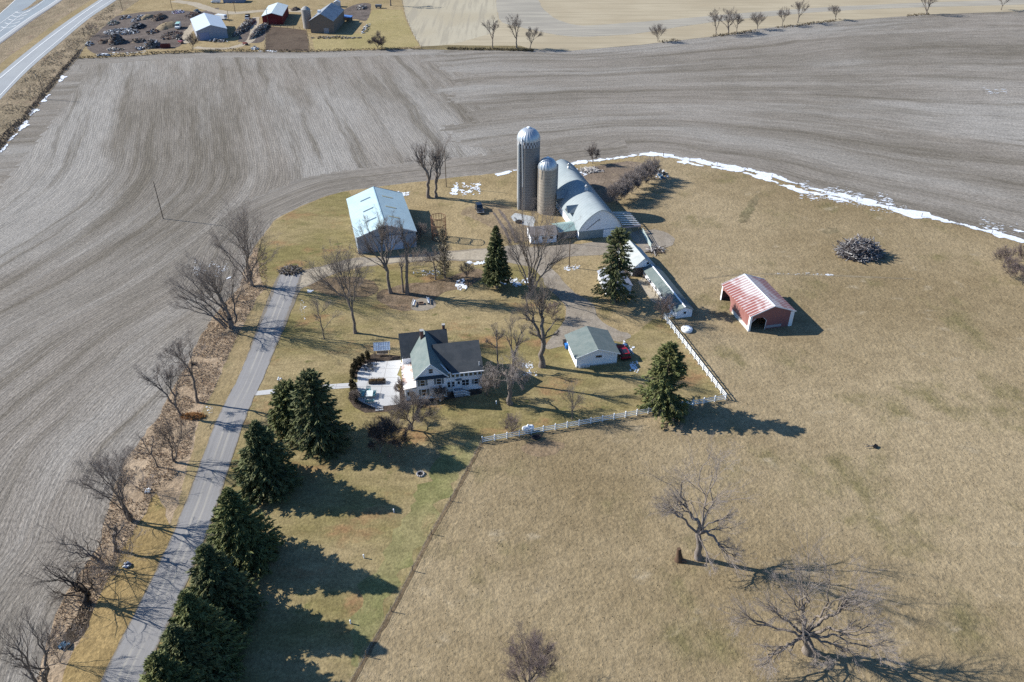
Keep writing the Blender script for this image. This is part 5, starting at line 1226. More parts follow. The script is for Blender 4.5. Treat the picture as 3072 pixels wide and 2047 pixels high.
def wire_fence(label, pts, spacing, hgt=1.25, mat=None, pw=.07):
    P = [V3(*p) for p in pts]; t = thing('wire_fence', label, 'fence', (P[0].x, P[0].y, .06)); base = P[0]
    d = [0]
    for a, b in zip(P[:-1], P[1:]): d.append(d[-1]+(b-a).length)
    n = max(2, int(d[-1]/spacing)); pos = []
    proto = MB().tube([(0, 0, -.2), (0, 0, hgt)], pw, 6).build('post', mat or M_post, t)
    for i in range(n+1):
        s = d[-1]*i/n; j = min(max(int(np.searchsorted(d, s))-1, 0), len(P)-2); q = P[j].lerp(P[j+1], (s-d[j])/(d[j+1]-d[j]))-base
        pos.append(q)
        if i == 0: proto.location = q
        else:
            c = proto.copy(); COL.objects.link(c); c.parent = t; c.location = q; c.rotation_euler = (rnd.uniform(-.06, .06), rnd.uniform(-.06, .06), 0)
    for zz in (.4, .75, 1.1):
        MB().tube([q+Vector((0, 0, zz*hgt/1.25)) for q in pos], .008, 3).build('wire', M_steel, t)
    return t
wl = [(1446, 1330), (1376, 1463), (1292, 1608), (1201, 1789), (1123, 1928), (1056, 2048), (1015, 2120)]
wire_fence('wire fence with wooden posts between lawn and pasture', wl, 7.0)
wire_fence('wire fence with thin posts along the snowy crop field edge', [(1990, 470), (2099, 490), (2273, 521), (2408, 563), (2597, 613), (2747, 648), (2896, 683), (3072, 730), (3200, 765)], 9.0)
wire_fence('old wire fence with thick posts behind the barn', [(1850, 585), (1880, 545), (1925, 500), (1990, 470)], 5.0, 1.5, None, .12)
wire_fence('wire fence west of the junk yard along the crop field corner', [(190, 228), (235, 178), (262, 130), (285, 105)], 9.0)
wire_fence('wire fence along the east edge of the far lawn', [(1205, 2), (1217, 51), (1238, 102), (1264, 144)], 9.0, 1.3, None, .1)
wire_fence('wooden corral fence along top of the muddy feedlot', [(800, 80), (860, 85), (920, 93)], 4.0, 1.5, None, .12)
wire_fence('corral fence along the west side of the muddy feedlot', [(800, 80), (797, 118), (794, 154)], 6.0, 1.4, None, .12)
wire_fence('corral fence along the east side of muddy feedlot', [(920, 93), (926, 122), (930, 154)], 6.0, 1.4, None, .12)
mb = MB()
P = world_poly(wl, .7, 0, False, 0, True)
ribbon_mb(mb, P, .7, .075, .8)
fl_ = struct(mb.build('leaf_drift', ground_mat('brown_leaf_drift', (.15, .115, .075), (.22, .165, .10), fine=2.5, fa=.9)))
# weathered gate panel and pipe fence by the barn
a, b = V3(1926, 700), V3(1952, 748); d = b-a
t = thing('pipe_gate', 'pale green pipe cattle gate leaning beside the barn yard', 'gate', (a.x, a.y, .05), math.atan2(d.y, d.x)); L = d.length
M_pipe = flat('pale_green_pipe', (.50, .58, .54), .5, .4)
for zz in (.3, .6, .9, 1.2, 1.5): MB().tube([(0, 0, zz), (L, 0, zz)], .06, 6).build('rail', M_pipe, t)
for x in (0, L*.5, L): MB().tube([(x, 0, 0), (x, 0, 1.6)], .06, 6).build('upright', M_pipe, t)
# wooden pen frame by the coop
a, b = V3(1928, 840), V3(1985, 915); d = b-a; L = d.length
t = thing('chicken_run', 'open timber frame of the chicken run beside the coop', 'pen', (a.x, a.y, .05), math.atan2(d.y, d.x))
for y in (0, 2.9): MB().box(0, L, y-.06, y+.06, 1.25, 1.37).build('top_beam', M_post, t)
for i in range(7):
    x = L*i/6
    MB().box(x-.05, x+.05, .07, 2.83, 1.26, 1.36).build('cross_beam', M_post, t)
    for y in (0, 2.9): MB().box(x-.06, x+.06, y-.06, y+.06, 0, 1.25).build('post', M_post, t)

# ---------------------------------------------------------------- utility poles
def pole(label, bx, by, ty, arm=True, group='wooden utility poles', r=.16):
    x, y = G(bx, by); h = PY(bx, ty, y)[1]
    t = thing('utility_pole', label, 'pole', (x, y, 0), rnd.uniform(-.3, .3), group)
    MB().tube([(0, 0, -.3), (0, 0, h)], [r, r*.7], 8).build('pole', M_post, t)
    if arm:
        MB().box(-1.1, 1.1, -.06, .06, h-.75, h-.6).build('crossarm', M_post, t)
        for x_ in (-1.0, 1.0): MB().lathe([(.06, 0), (.09, .08), (.05, .2), (0, .22)], 8, (x_, 0, h-.6)).build('insulator', M_steel, t)
    return t
pole('tall utility pole standing alone in the crop field by the snow speck', 490, 657, 545, False, r=.14)
pole('utility pole in the weedy ditch with cross arm', 137, 298, 224)
pole('utility pole beside thicket at the junk yard west edge', 254, 110, 82)
pole('utility pole at the top edge beside the frontage road', 368, 32, -2)
pole('utility pole at the top edge above the junk yard', 517, 30, -6)
pole('utility pole on the far farm lane above the dump truck', 706, 39, 4)
pole('utility pole right of the grey-blue barn', 688, 66, 32, False)
pole('utility pole standing in front of the red barn', 806, 77, 24)
pole('short pole at the right corner of the red barn', 851, 72, 48, False)
pole('yard light pole in the gravel in front of the barn', 1707, 803, 720, False)
pole('yard pole beside the lawn circle left of the garage tree', 1579, 962, 880, False)
pole('thin tall pole in front of the tall silo', 1566, 715, 562, False, r=.1)
pole('pole at the field edge right of the forked tree', 1339, 562, 452, False, r=.14)

# ---------------------------------------------------------------- vehicles
M_tyre = flat('tyre_rubber', (.018, .018, .019), .9, .1)
M_rim = flat('wheel_rim', (.35, .36, .37), .4, .5, .5)
M_lamp = flat('lamp_glass', (.55, .53, .48), .3, .5)
M_tail = flat('tail_lamp', (.30, .02, .02), .4, .4)
def paint(name, c, r=.3):
    k = NT(name, r, .5); k.b.inputs['Coat Weight'].default_value = .4; k.col(k.scale(c, k.amp(k.noise(k.obj(), 1.5, 4), .15))); return k.m
def vehicle(name, label, cat, rear, front, color, prof, cab, width=1.85, wheel_r=.36, wx=(.19, .80), glass=True, roofcol=None, group=None, extra=None, length=None):
    """prof: body side outline (u along length 0 rear..1 front, z); cab: greenhouse outline"""
    a, b = V3(*rear), V3(*front); d = b-a; L = d.length
    if length: c_ = V3((rear[0]+front[0])/2, (rear[1]+front[1])/2, .9); L = length; a = c_-d.normalized()*L/2
    t = thing(name, label, cat, (a.x, a.y, .09), math.atan2(d.y, d.x), group); hw = width/2
    M = Matrix.Rotation(0, 4, 'Z')
    def loft(pr, w0, w1, zmin, zmax):
        n = len(pr); vs = []
        for s in (-1, 1):
            for u, z in pr:
                f = (z-zmin)/max(zmax-zmin, .01); vs.append((u*L, s*(w0+(w1-w0)*f), z))
        return vs, [(i, (i+1) % n, n+(i+1) % n, n+i) for i in range(n)]+[tuple(range(n))[::-1], tuple(range(n, 2*n))]
    zs = [z for _, z in prof]
    m = MB(); m.add(*loft(prof, hw, hw*.96, min(zs), max(zs)))
    body = m.build('body', color, t)
    bv = body.modifiers.new('bevel', 'BEVEL'); bv.width = .06; bv.segments = 2
    if cab:
        z2 = [z for _, z in cab]; m = MB(); m.add(*loft(cab, hw*.95, hw*.80, min(z2), max(z2)))
        m.build('windows', M_glass if glass else color, t)
        us = [u for u, z in cab if z > max(z2)-.05]
        m = MB(); m.box(min(us)*L-.05, max(us)*L+.05, -hw*.80, hw*.80, max(z2)-.02, max(z2)+.07)
        rf = m.build('roof', roofcol or color, t); bv = rf.modifiers.new('bevel', 'BEVEL'); bv.width = .04; bv.segments = 2
    for u in wx:
        for s in (-1, 1):
            w = MB().lathe([(0, -.12), (wheel_r*.6, -.12), (wheel_r, -.09), (wheel_r, .09), (wheel_r*.6, .12), (0, .12)], 16, M=Matrix.Translation((u*L, s*(hw-.10), wheel_r)) @ Matrix.Rotation(PI/2, 4, 'X')).build('wheel', M_tyre, t)
            MB().lathe([(0, .0), (wheel_r*.55, .0), (wheel_r*.55, .03), (0, .05)], 12, M=Matrix.Translation((u*L, s*(hw+.02), wheel_r)) @ Matrix.Rotation(-s*PI/2, 4, 'X')).build('rim', M_rim, w)
    for s in (-1, 1):
        zf = [z for u, z in prof if u > .95]; zr_ = [z for u, z in prof if u < .05]
        MB().cbox((L*1.0+.005, s*hw*.72, sum(zf)/len(zf)+.1), .05, .3, .16).build('headlight', M_lamp, t)
        MB().cbox((-.005, s*hw*.80, sum(zr_)/len(zr_)+.15), .05, .16, .3).build('tail_light', M_tail, t)
    if extra: extra(t, L, hw)
    return t
suv_p = [(0, .38), (0, 1.0), (.04, 1.08), (.70, 1.05), (.97, .92), (1, .75), (1, .38), (.9, .3), (.1, .3)]
suv_c = [(.03, 1.06), (.06, 1.62), (.50, 1.66), (.70, 1.07)]
def suv_extra(t, L, hw):
    MB().box(.10*L, .40*L, -hw*.5, hw*.5, 1.73, 1.76).build('sunroof', M_glass, t)
    MB().box(-.12, .02, -hw*.95, hw*.95, .4, .62).build('bumper', flat('black_bumper', (.02, .02, .02), .6), t)
vehicle('car', 'red station car parked along the right side of the garage', 'car', (1881, 1076), (1857, 1033), paint('red_car_paint', (.30, .012, .02)), suv_p, suv_c, 1.95, .37, extra=suv_extra, length=4.9)
jeep_p = [(0, .5), (0, 1.15), (.60, 1.15), (.62, 1.05), (1, 1.0), (1, .5)]
jeep_c = [(.02, 1.14), (.05, 1.9), (.50, 1.92), (.60, 1.14)]
def jeep_extra(t, L, hw):
    MB().lathe([(0, -.12), (.2, -.14), (.38, -.1), (.38, .1), (0, .12)], 14, M=Matrix.Translation((-.16, 0, 1.0)) @ Matrix.Rotation(PI/2, 4, 'Y')).build('spare_wheel', M_tyre, t)
    MB().box(L*.97, L+.22, -hw, hw, .5, .72).build('bumper', M_steel, t)
    MB().bar((L*.62, -hw*.9, 1.16), (L*.62, hw*.9, 1.16), .05).build('wiper_bar', M_steel, t)
vehicle('off_road_car', 'black boxy off-road car parked in the rutted yard left of the silos', 'car', (1430, 608), (1447, 644), paint('black_car_paint', (.016, .018, .022)), jeep_p, jeep_c, 2.0, .48, extra=jeep_extra, length=4.3)
truck_p = [(0, .55), (0, 1.1), (.40, 1.1), (.41, 1.1), (.72, 1.08), (1, 1.02), (1, .5), (.9, .4), (.1, .4)]
truck_c = [(.42, 1.09), (.44, 1.72), (.62, 1.74), (.74, 1.08)]
vehicle('van', 'old white delivery van with pale green roof in the junk yard', 'van', (541, 70), (528, 90), paint('white_van_paint', (.68, .70, .69), .5), [(0, .5), (0, 2.5), (.72, 2.5), (.80, 1.5), (1, 1.25), (1, .5)], [(.70, 1.55), (.715, 2.35), (.74, 2.35), (.795, 1.55)], 2.3, .42, roofcol=None, length=6.8,
        extra=lambda t, L, hw: MB().box(.02*L, .70*L, -hw*.8, hw*.8, 2.5, 2.58).build('roof_panel', flat('mint_roof_panel', (.30, .52, .46), .5), t))
vehicle('pickup_truck', 'dark pickup truck with white parts parked above the junk yard', 'pickup', (605, 39), (578, 29), paint('dark_truck_paint', (.03, .04, .05)), truck_p, truck_c, 1.95, .4, length=5.6)
def camper_extra(t, L, hw):
    for i in range(2): MB().box(L*.995, L+.02, -hw*.8+i*hw*.9, -hw*.1+i*hw*.9, 1.6, 2.2).build('window', M_glass, t)
vehicle('camper_trailer', 'white camper trailer parked behind the grey-blue barn', 'camper', (648, 52), (681, 56), paint('camper_white', (.72, .74, .76), .5), [(0, .6), (0, 2.3), (.05, 2.6), (.95, 2.6), (1, 2.2), (1, .6)], None, 2.4, .36, wx=(.45, .55), extra=camper_extra, length=6.5)
def dump_extra(t, L, hw):
    MB().box(0, L*.58, -hw*1.05, -hw*.98, 1.1, 2.1).box(0, L*.58, hw*.98, hw*1.05, 1.1, 2.1).box(0, .08, -hw, hw, 1.1, 2.1).box(L*.56, L*.58, -hw, hw, 1.1, 2.3).build('dump_box', flat('dark_box_steel', (.06, .055, .055), .8), t)
vehicle('dump_truck', 'small dump truck with white cab and dark box by the wood pile', 'truck', (748, 44), (737, 63), paint('truck_white', (.6, .62, .63), .5), [(0, .6), (0, 1.1), (.60, 1.1), (.60, 1.3), (1, 1.25), (1, .5)], [(.62, 1.28), (.63, 2.2), (.78, 2.2), (.84, 1.28)], 2.2, .45, extra=dump_extra, length=6.2)
vehicle('van', 'white van at the top edge beside the grey-blue shed', 'van', (662, 5), (632, 5), paint('white_paint_van', (.7, .71, .72), .5), [(0, .4), (0, 1.9), (.75, 1.9), (.85, 1.2), (1, 1.0), (1, .4)], None, 2.0, .36, length=5.4)
vehicle('farm_wagon', 'grey box wagon on the far lawn right of the old barn', 'wagon', (1146, 20), (1125, 20), flat('grey_wagon', (.16, .17, .18), .8), [(0, .7), (0, 1.9), (1, 1.9), (1, .7)], None, 2.0, .4, length=3.6)
def cart_extra(t, L, hw):
    MB().bar((L, 0, .7), (L*1.4, 0, .5), .1).build('drawbar', M_wood, t)
vehicle('red_cart', 'small red farm cart beside the dirt lane in the junk yard', 'cart', (534, 124), (549, 127), paint('faded_red_cart', (.25, .03, .03), .6), [(0, .6), (0, 1.3), (1, 1.3), (1, .6)], None, 1.5, .32, extra=cart_extra, length=2.4)
vehicle('small_tractor', 'dark small tractor behind the red cart in the junk yard', 'tractor', (531, 114), (543, 117), flat('dark_tractor', (.03, .035, .035), .6), [(0, .6), (0, 1.3), (.45, 1.3), (.5, 1.1), (1, 1.1), (1, .6)], [(.05, 1.3), (.08, 2.1), (.36, 2.1), (.4, 1.3)], 1.5, .55, wx=(.2, .85), length=3.2)
vehicle('utility_cart', 'rusty red implement at the bottom of the far wood pile lane', 'implement', (728, 128), (742, 131), flat('rusty_red', (.17, .05, .04), .8), [(0, .5), (0, 1.0), (.6, 1.2), (1, .9), (1, .5)], None, 1.6, .35, length=2.6)

# ---------------------------------------------------------------- heaps in the junk yard, wood piles, brush pile
def heap(name, label, cx, cy, wpx, dpx, hgt, n, mats, seed, lmin=.5, lmax=2.2, thick=(.08, .4), cat='heap', up=.25, group=None, core=None, boxes=.5):
    r = random.Random(seed); x, y = G(cx, cy); sc = math.hypot(y, H)/FL_
    rx = wpx/2*sc; y0, y1 = G(cx, cy+dpx/2)[1], G(cx, cy-dpx/2)[1]; ry = abs(y1-y0)/2
    ms = [MB() for _ in mats]
    for i in range(n):
        q = math.sqrt(r.random()); an = r.random()*6.28
        px_, py_ = rx*q*math.cos(an), ry*q*math.sin(an); z = hgt*(1-q*q)**.8*r.uniform(.45, 1.0)
        L = r.uniform(lmin, lmax); th = r.uniform(*thick)
        d = Vector((r.gauss(0, 1), r.gauss(0, 1), r.gauss(0, up))).normalized()*L/2
        c = Vector((px_, py_, max(z, .1)))
        m = ms[r.randrange(len(mats))]
        if r.random() > boxes: m.bar(c-d, c+d, th, th*r.uniform(.4, 1.2))
        else: m.cbox(c, L*.6, th*2.2, th*1.6, r.random()*3, r.gauss(0, .4))
    t = thing(name, label, cat, (x, y, .09), 0, group)
    if core:
        c = MB(); pr = [(1, 0), (.8, .42), (.5, .72), (.2, .86), (0, .9)]
        vs = []
        for i in range(20):
            an = 2*PI*i/20
            for rr, z in pr:
                w = 1+.22*mnoise.noise(Vector((math.cos(an)*2, math.sin(an)*2+rr*2, seed)))
                vs.append((rx*rr*w*math.cos(an), ry*rr*w*math.sin(an), hgt*.85*z*w))
        k_ = len(pr); c.add(vs, [(i*k_+j, ((i+1) % 20)*k_+j, ((i+1) % 20)*k_+j+1, i*k_+j+1) for i in range(20) for j in range(k_-1)], True)
        c.build('mound', core, t)
    for i, (m, mt) in enumerate(zip(ms, mats)):
        if m.v: struct(m.build('debris' , mt, t), 'stuff')
    return t
J = [flat('scrap_grey', (.26, .26, .27), .7, .3), flat('scrap_dark', (.05, .048, .048), .9), flat('scrap_white', (.58, .60, .62), .6), flat('scrap_rust', (.15, .085, .06), .9)]
M_log = [flat('split_log', (.34, .28, .22), .95, .1), flat('log_bark', (.10, .08, .065), .95, .1), flat('log_pale', (.46, .43, .39), .9, .1), flat('log_grey', (.22, .20, .19), .95)]
M_soil = ground_mat('soil_mound', (.13, .105, .09), (.18, .15, .12), fine=1.5)
M_soil2 = ground_mat('tan_mound', (.33, .27, .18), (.27, .22, .15), fine=1.5)
gj = 'heaps in the junk yard'
for i, (cx, cy, w_, d_, hg, n, mt, core, lb) in enumerate((
    (350, 128, 36, 18, 4.2, 220, [J[0], J[1], J[3], M_log[3]], M_soil, 'tall dark scrap heap in the lower junk yard'),
    (347, 150, 52, 7, .8, 110, [M_log[0], M_log[2], J[1]], None, 'low strip of pale split logs below the tall scrap heap'),
    (312, 128, 30, 10, 1.8, 30, [M_log[1], J[3]], M_soil, 'brown soil mound left of the tall scrap heap'),
    (415, 125, 36, 12, 1.8, 60, [M_log[1], J[1], M_log[3]], M_soil, 'small brown brush mound in the lower junk yard'),
    (455, 140, 48, 17, 3.2, 240, [J[0], J[2], J[1], M_log[3]], M_soil, 'grey plank heap beside the maroon box'),
    (420, 148, 26, 7, .9, 60, [J[2], J[1]], None, 'row of white and black scrap left of grey plank heap'),
    (365, 98, 98, 17, 1.7, 430, [J[2], J[0], J[1], M_log[2]], None, 'long strewn band of white and dark scrap in mid junk yard'),
    (412, 83, 40, 18, 2.4, 70, [J[1], J[0]], flat('black_mound', (.02, .02, .022), .9), 'black tarp-covered mound in the junk yard'),
    (458, 98, 34, 12, 1.5, 90, [J[0], J[1], J[3]], None, 'low dark scrap heap in the centre of junk yard'),
    (478, 56, 34, 18, 2.6, 110, [J[1], J[3], M_log[1]], M_soil, 'dark brown heap at the top of the junk yard'),
    (441, 53, 26, 18, 1.6, 10, [M_log[0]], M_soil2, 'pale tan sand pile at the top of the junk yard'),
    (500, 80, 46, 24, 2.0, 20, [M_log[1]], M_soil2, 'tan soil bank left of the old white van'),
    (415, 58, 26, 22, 1.4, 90, [J[2], J[0], J[1]], None, 'scattered pale scrap left of the tan sand pile'),
    (376, 55, 24, 12, 1.2, 50, [J[2], J[1]], None, 'small scatter of white scrap near the junk yard lane'),
    (340, 72, 28, 12, 1.6, 70, [J[0], M_log[3], flat('green_scrap', (.10, .14, .09), .9)], None, 'greenish scrap scatter near the junk yard road bank'),
    (515, 108, 54, 26, 1.6, 130, [J[1], J[3], M_log[3]], None, 'loose brushy scrap below the white van'),
    (534, 38, 32, 8, 1.3, 60, [flat('lilac_tarp', (.50, .42, .62), .6), J[2], J[1]], None, 'white and lilac tarps at the top of junk yard'),
    (575, 48, 34, 16, 1.6, 80, [J[1], J[3], M_log[3]], None, 'dark brush scrap behind the grey-blue barn'),
    (268, 135, 16, 10, 1.4, 40, [J[1], J[2]], None, 'small dark and white heap at the junk yard corner'),
    (310, 168, 44, 4, .8, 60, [J[1], J[2]], None, 'scrap strung along the crop field edge below the junk yard'),
    (492, 138, 22, 8, 1.2, 40, [M_log[3], M_log[1]], None, 'pale brush right of the maroon box'),
    (652, 125, 60, 8, 1.1, 80, [J[2], J[1], M_log[3]], None, 'row of scrap in front of the grey-blue barn'),
    (1085, 25, 30, 12, 1.8, 80, [M_log[3], M_log[2], J[1]], None, 'grey heap in the dirt yard right of the old barn'),
    (1097, 88, 14, 30, 1.2, 50, [J[2], J[0], J[1]], None, 'white frames standing by the far lawn fence'),
    (886, 30, 26, 8, 1.6, 30, [J[1], M_log[1]], M_soil, 'dark brush mound between the red barn and silo'),
    (1004, 115, 150, 6, .9, 90, [M_log[1], M_log[3]], None, 'dark brush strip below the old barn'),
    (765, 148, 22, 7, 1.2, 30, [J[2], J[0]], None, 'small white scrap at the field edge left of feedlot'))):
    heap('scrap_heap', lb, cx, cy, w_, d_, hg, n, mt, 500+i, .4, 1.8, (.08, .34), 'heap', .3, gj, core)
for i, (cx, cy, w_, d_, lb) in enumerate(((734, 85, 26, 52, 'long pile of split firewood between barn and dirt lane'), (779, 95, 24, 48, 'long pile of firewood left of the muddy feedlot'))):
    heap('wood_pile', lb, cx, cy, w_, d_, 2.6, 420, [M_log[0], M_log[2], M_log[1], M_log[3]], 560+i, .5, 1.1, (.15, .35), 'wood pile', .3, 'long firewood piles', M_log[1])
bx, by = G(470, 146); t = thing('steel_bin', 'maroon open steel bin beside the grey plank heap', 'bin', (bx+2, by, .08), .1)
MB().box(0, 4.2, 0, .12, 0, 1.7).box(0, 4.2, 2.1, 2.22, 0, 1.7).box(0, .12, .12, 2.1, 0, 1.7).box(4.08, 4.2, .12, 2.1, 0, 1.7).box(.12, 4.08, .12, 2.1, .02, .3).build('body', flat('maroon_steel', (.10, .025, .025), .8), t)
for x in (.9, 2.1, 3.3): MB().box(x-.06, x+.06, -.06, -.002, 0, 1.7).build('rib', flat('maroon_rib', (.08, .02, .02), .8), t)
# the great brush pile in the pasture
heap('brush_pile', 'big heap of grey cut branches standing in the pasture', 2575, 764, 122, 44, 4.2, 650, [flat('grey_branch', (.19, .175, .175), .95), flat('silver_branch', (.36, .345, .335), .9), flat('dark_branch', (.07, .06, .06), .95)], 600, 1.8, 5.0, (.06, .19), 'brush pile', .5, None, flat('brush_core', (.075, .065, .062), .95), boxes=0)
tl_ = None
heap('log_pile', 'dark pile of old brush and logs at the top of the lane', 872, 815, 66, 24, 1.1, 220, [M_log[1], flat('mossy_log', (.10, .085, .055), .95), M_log[3]], 601, .8, 2.4, (.06, .2), 'log pile', .25, None, flat('brush_heap_core', (.075, .06, .045), .95), boxes=0)
heap('brush_scrap', 'low brown brush pile with branches near the barn fence corner', 1945, 515, 60, 20, 1.0, 140, [M_log[1], M_log[3], M_log[2]], 602, .8, 2.6, (.05, .14), 'brush pile', boxes=0)
heap('board_pile', 'grey boards lying in snow behind the long barn', 1775, 512, 70, 14, .5, 60, [M_log[2], M_log[3]], 603, 1.5, 4.5, (.1, .25), 'board pile', .05)
heap('log_scrap', 'loose timber pieces scattered at the gate beside barn yard', 1965, 752, 50, 22, .5, 60, [M_log[2], M_log[3], M_log[1]], 604, 1.5, 4.0, (.06, .16), 'board pile', .1)
heap('blue_tank_scrap', 'blue tarp and dark scrap at the end of the purple hedge', 1990, 528, 22, 22, 1.2, 30, [flat('blue_tarp', (.06, .13, .22), .5), J[2], J[1]], 605, .6, 1.8, (.1, .4), 'scrap')
heap('leaf_pile', 'orange-brown clump of dry grass by the lane edge', 580, 1252, 74, 20, .8, 420, [flat('orange_grass', (.42, .22, .08), .95), flat('rust_grass', (.30, .15, .06), .95)], 606, .4, 1.0, (.02, .06), 'grass clump', .9, boxes=0)
heap('ditch_litter', 'dark litter and blue tub in the roadside ditch', 196, 1940, 22, 16, .5, 26, [J[1], flat('blue_tub', (.03, .08, .14), .5)], 607, .4, 1.2, (.1, .3), 'litter')
heap('rubbish', 'white and blue rubbish lying under the dead roadside trees', 383, 1700, 20, 16, .4, 16, [J[2], flat('blue_bag', (.05, .09, .2), .5)], 608, .3, .7, (.1, .3), 'litter')
k_ = heap('white_rubbish', 'small white rubbish pieces in the roadside grass', 445, 1475, 14, 14, .3, 8, [J[2]], 609, .3, .6, (.1, .25), 'litter')

# ---------------------------------------------------------------- yard objects
x, y = G(1318, 716); sc = math.hypot(y, H)/FL_; r = 21.5*sc
t = thing('corn_crib', 'rusty round wire corn crib standing beside the blue shed', 'crib', (x, y, 0))
hh = PY(1318, 650, y)[1]; M_rusty = flat('rusty_iron', (.19, .10, .06), .9)
for zz in (.15, hh*.36, hh*.68, hh): MB().tube([(r*math.cos(2*PI*i/32), r*math.sin(2*PI*i/32), zz) for i in range(33)], .09, 5).build('hoop', M_rusty, t)
for i in range(16): MB().tube([(r*math.cos(2*PI*i/16), r*math.sin(2*PI*i/16), 0), (r*math.cos(2*PI*i/16), r*math.sin(2*PI*i/16), hh)], .06, 5).build('bar', M_rusty, t)
x, y = G(2060, 992); t = thing('stock_tank', 'round white stock waterer in the pasture beside fence', 'water tank', (x, y, .05))
MB().lathe([(1.25, 0), (1.28, .5), (1.1, .68), (.5, .78), (0, .8)], 24).build('tank', M_whitep, t)
for a in (.4, 2.0, 3.6, 5.2): MB().lathe([(0, .60), (.2, .68), (.2, .74), (0, .74)], 10, (.75*math.cos(a), .75*math.sin(a), 0)).build('drinking_hole', M_black, t)
a, b = V3(1566, 1300), V3(1602, 1292); d = b-a; L = d.length
t = thing('propane_tank', 'white horizontal gas tank behind the white fence beside lilac shrub', 'tank', (a.x, a.y, .06), math.atan2(d.y, d.x))
pr = [(0, 0), (.28, .06), (.48, .22), (.55, .45), (.55, L-.45), (.48, L-.22), (.28, L-.06), (0, L)]
MB().lathe(pr, 20, M=Matrix.Translation((0, 0, .85)) @ Matrix.Rotation(PI/2, 4, 'Y')).build('tank', M_whitep, t)
MB().lathe([(.22, 0), (.22, .28), (0, .33)], 12, (L/2, 0, 1.35)).build('valve_cover', M_whitep, t)
for x_ in (.6, L-.6): MB().box(x_-.12, x_+.12, -.4, .4, 0, .42).build('foot', M_conc2, t)
x, y = G(1609, 1316); t = thing('feed_trough', 'dark oval trough just outside the white fence', 'trough', (x, y, .06), .2)
m = MB(); n = 20; vs = []
for i in range(n):
    a = 2*PI*i/n
    for rr, zz in ((.8, 0), (1.0, .55), (.9, .55), (.75, .12), (0, .1)): vs.append((1.0*rr*math.cos(a), .5*rr*math.sin(a), zz))
m.add(vs, [(i*5+j, ((i+1) % n)*5+j, ((i+1) % n)*5+j+1, i*5+j+1) for i in range(n) for j in range(4)], True); m.build('basin', flat('dark_trough', (.05, .04, .04), .7), t)
for i, (px_, py_, c, lb) in enumerate(((1700, 1047, (.02, .16, .50), 'bright blue wheeled bin beside the garage wall'), (1694, 1036, (.035, .03, .03), 'dark wheeled bin behind the blue bin at garage'))):
    x, y = G(px_, py_); t = thing('wheelie_bin', lb, 'bin', (x, y, .09), .18, 'wheeled bins by the garage')
    mt = flat('bin_plastic', c, .45, .4)
    m = MB(); m.add([(-.3, -.33, .08), (.3, -.33, .08), (.3, .33, .08), (-.3, .33, .08), (-.4, -.42, 1.1), (.4, -.42, 1.1), (.4, .42, 1.1), (-.4, .42, 1.1)], [(0, 3, 2, 1), (4, 5, 6, 7), (0, 1, 5, 4), (1, 2, 6, 5), (2, 3, 7, 6), (3, 0, 4, 7)]); m.build('body', mt, t)
    MB().prism([(-.43, 1.11), (.43, 1.11), (.38, 1.2), (-.38, 1.2)], -.45, .45).build('lid', mt, t)
    for s in (-1, 1): MB().lathe([(0, -.04), (.12, -.04), (.12, .04), (0, .04)], 10, M=Matrix.Translation((s*.3, .36, .12)) @ Matrix.Rotation(PI/2, 4, 'Y')).build('wheel', M_tyre, t)
# lamp post by the walkway
x, y = G(845, 1172); hl_ = PY(842, 1134, y)[1]
t = thing('lamp_post', 'lamp post with white globes at the spruces by the walkway', 'lamp', (x, y, .06))
MB().tube([(0, 0, 0), (0, 0, hl_-.3)], .07, 8).build('post', M_whitep, t)
for a in (0, 2.1, 4.2):
    q = (.35*math.cos(a), .35*math.sin(a), hl_-.25)
    MB().bar((0, 0, hl_-.5), (q[0], q[1], hl_-.38), .04).build('arm', M_whitep, t)
    MB().lathe([(.02, -.18), (.14, -.12), (.18, 0), (.14, .12), (.0, .18)], 12, q).build('globe', M_whitep, t)
# patio furniture
M_teal = flat('teal_paint', (.15, .33, .35), .5, .3); M_tabl = flat('pale_table_top', (.62, .66, .64), .5)
def chair(label, px_, py_, rz, w_=.75):
    x, y = G(px_, py_); t = thing('garden_chair', label, 'chair', (x, y, .09), rz, 'teal garden seats on the patio'); hw_ = w_/2
    MB().box(-hw_, hw_, -.3, .3, .38, .43).build('seat', M_teal, t)
    m = MB()
    for i in range(max(3, int(w_/.16))): u = -hw_+.05+i*(w_-.1)/(max(3, int(w_/.16))-1); m.bar((u, .3, .40), (u, .48, 1.02), .11, .03)
    m.bar((-hw_, .43, .85), (hw_, .43, .85), .03, .08); m.build('backrest', M_teal, t)
    for s in (-1, 1):
        MB().box(s*hw_-.05, s*hw_+.05, -.35, .38, .62, .66).build('armrest', M_teal, t)
        for y_ in (-.3, .32): MB().box(s*hw_-.04, s*hw_+.04, y_-.04, y_+.04, 0, .62).build('leg', M_teal, t)
    return t
x, y = G(1110, 1190); t = thing('patio_table', 'pale square-topped patio table between teal seats', 'table', (x, y, .09), .05)
MB().box(-.65, .65, -.95, .95, .68, .74).build('table_top', M_tabl, t)
for sx_ in (-1, 1):
    for sy_ in (-1, 1): MB().box(sx_*.55-.05, sx_*.55+.05, sy_*.85-.05, sy_*.85+.05, 0, .68).build('leg', M_teal, t)
chair('teal double seat left of the patio table', 1090, 1188, PI/2, 1.5); chair('teal double seat right of the patio table', 1122, 1187, -PI/2, 1.5)
chair('teal single chair on the far side of the patio table', 1106, 1175, 0); chair('teal bench on the near side of patio table', 1110, 1209, PI, 1.6)
x, y = G(1110, 1106); t = thing('round_table', 'dark round iron table in the shade of the arborvitae', 'table', (x, y, .09))
M_iron = flat('dark_iron', (.02, .022, .024), .5, .4)
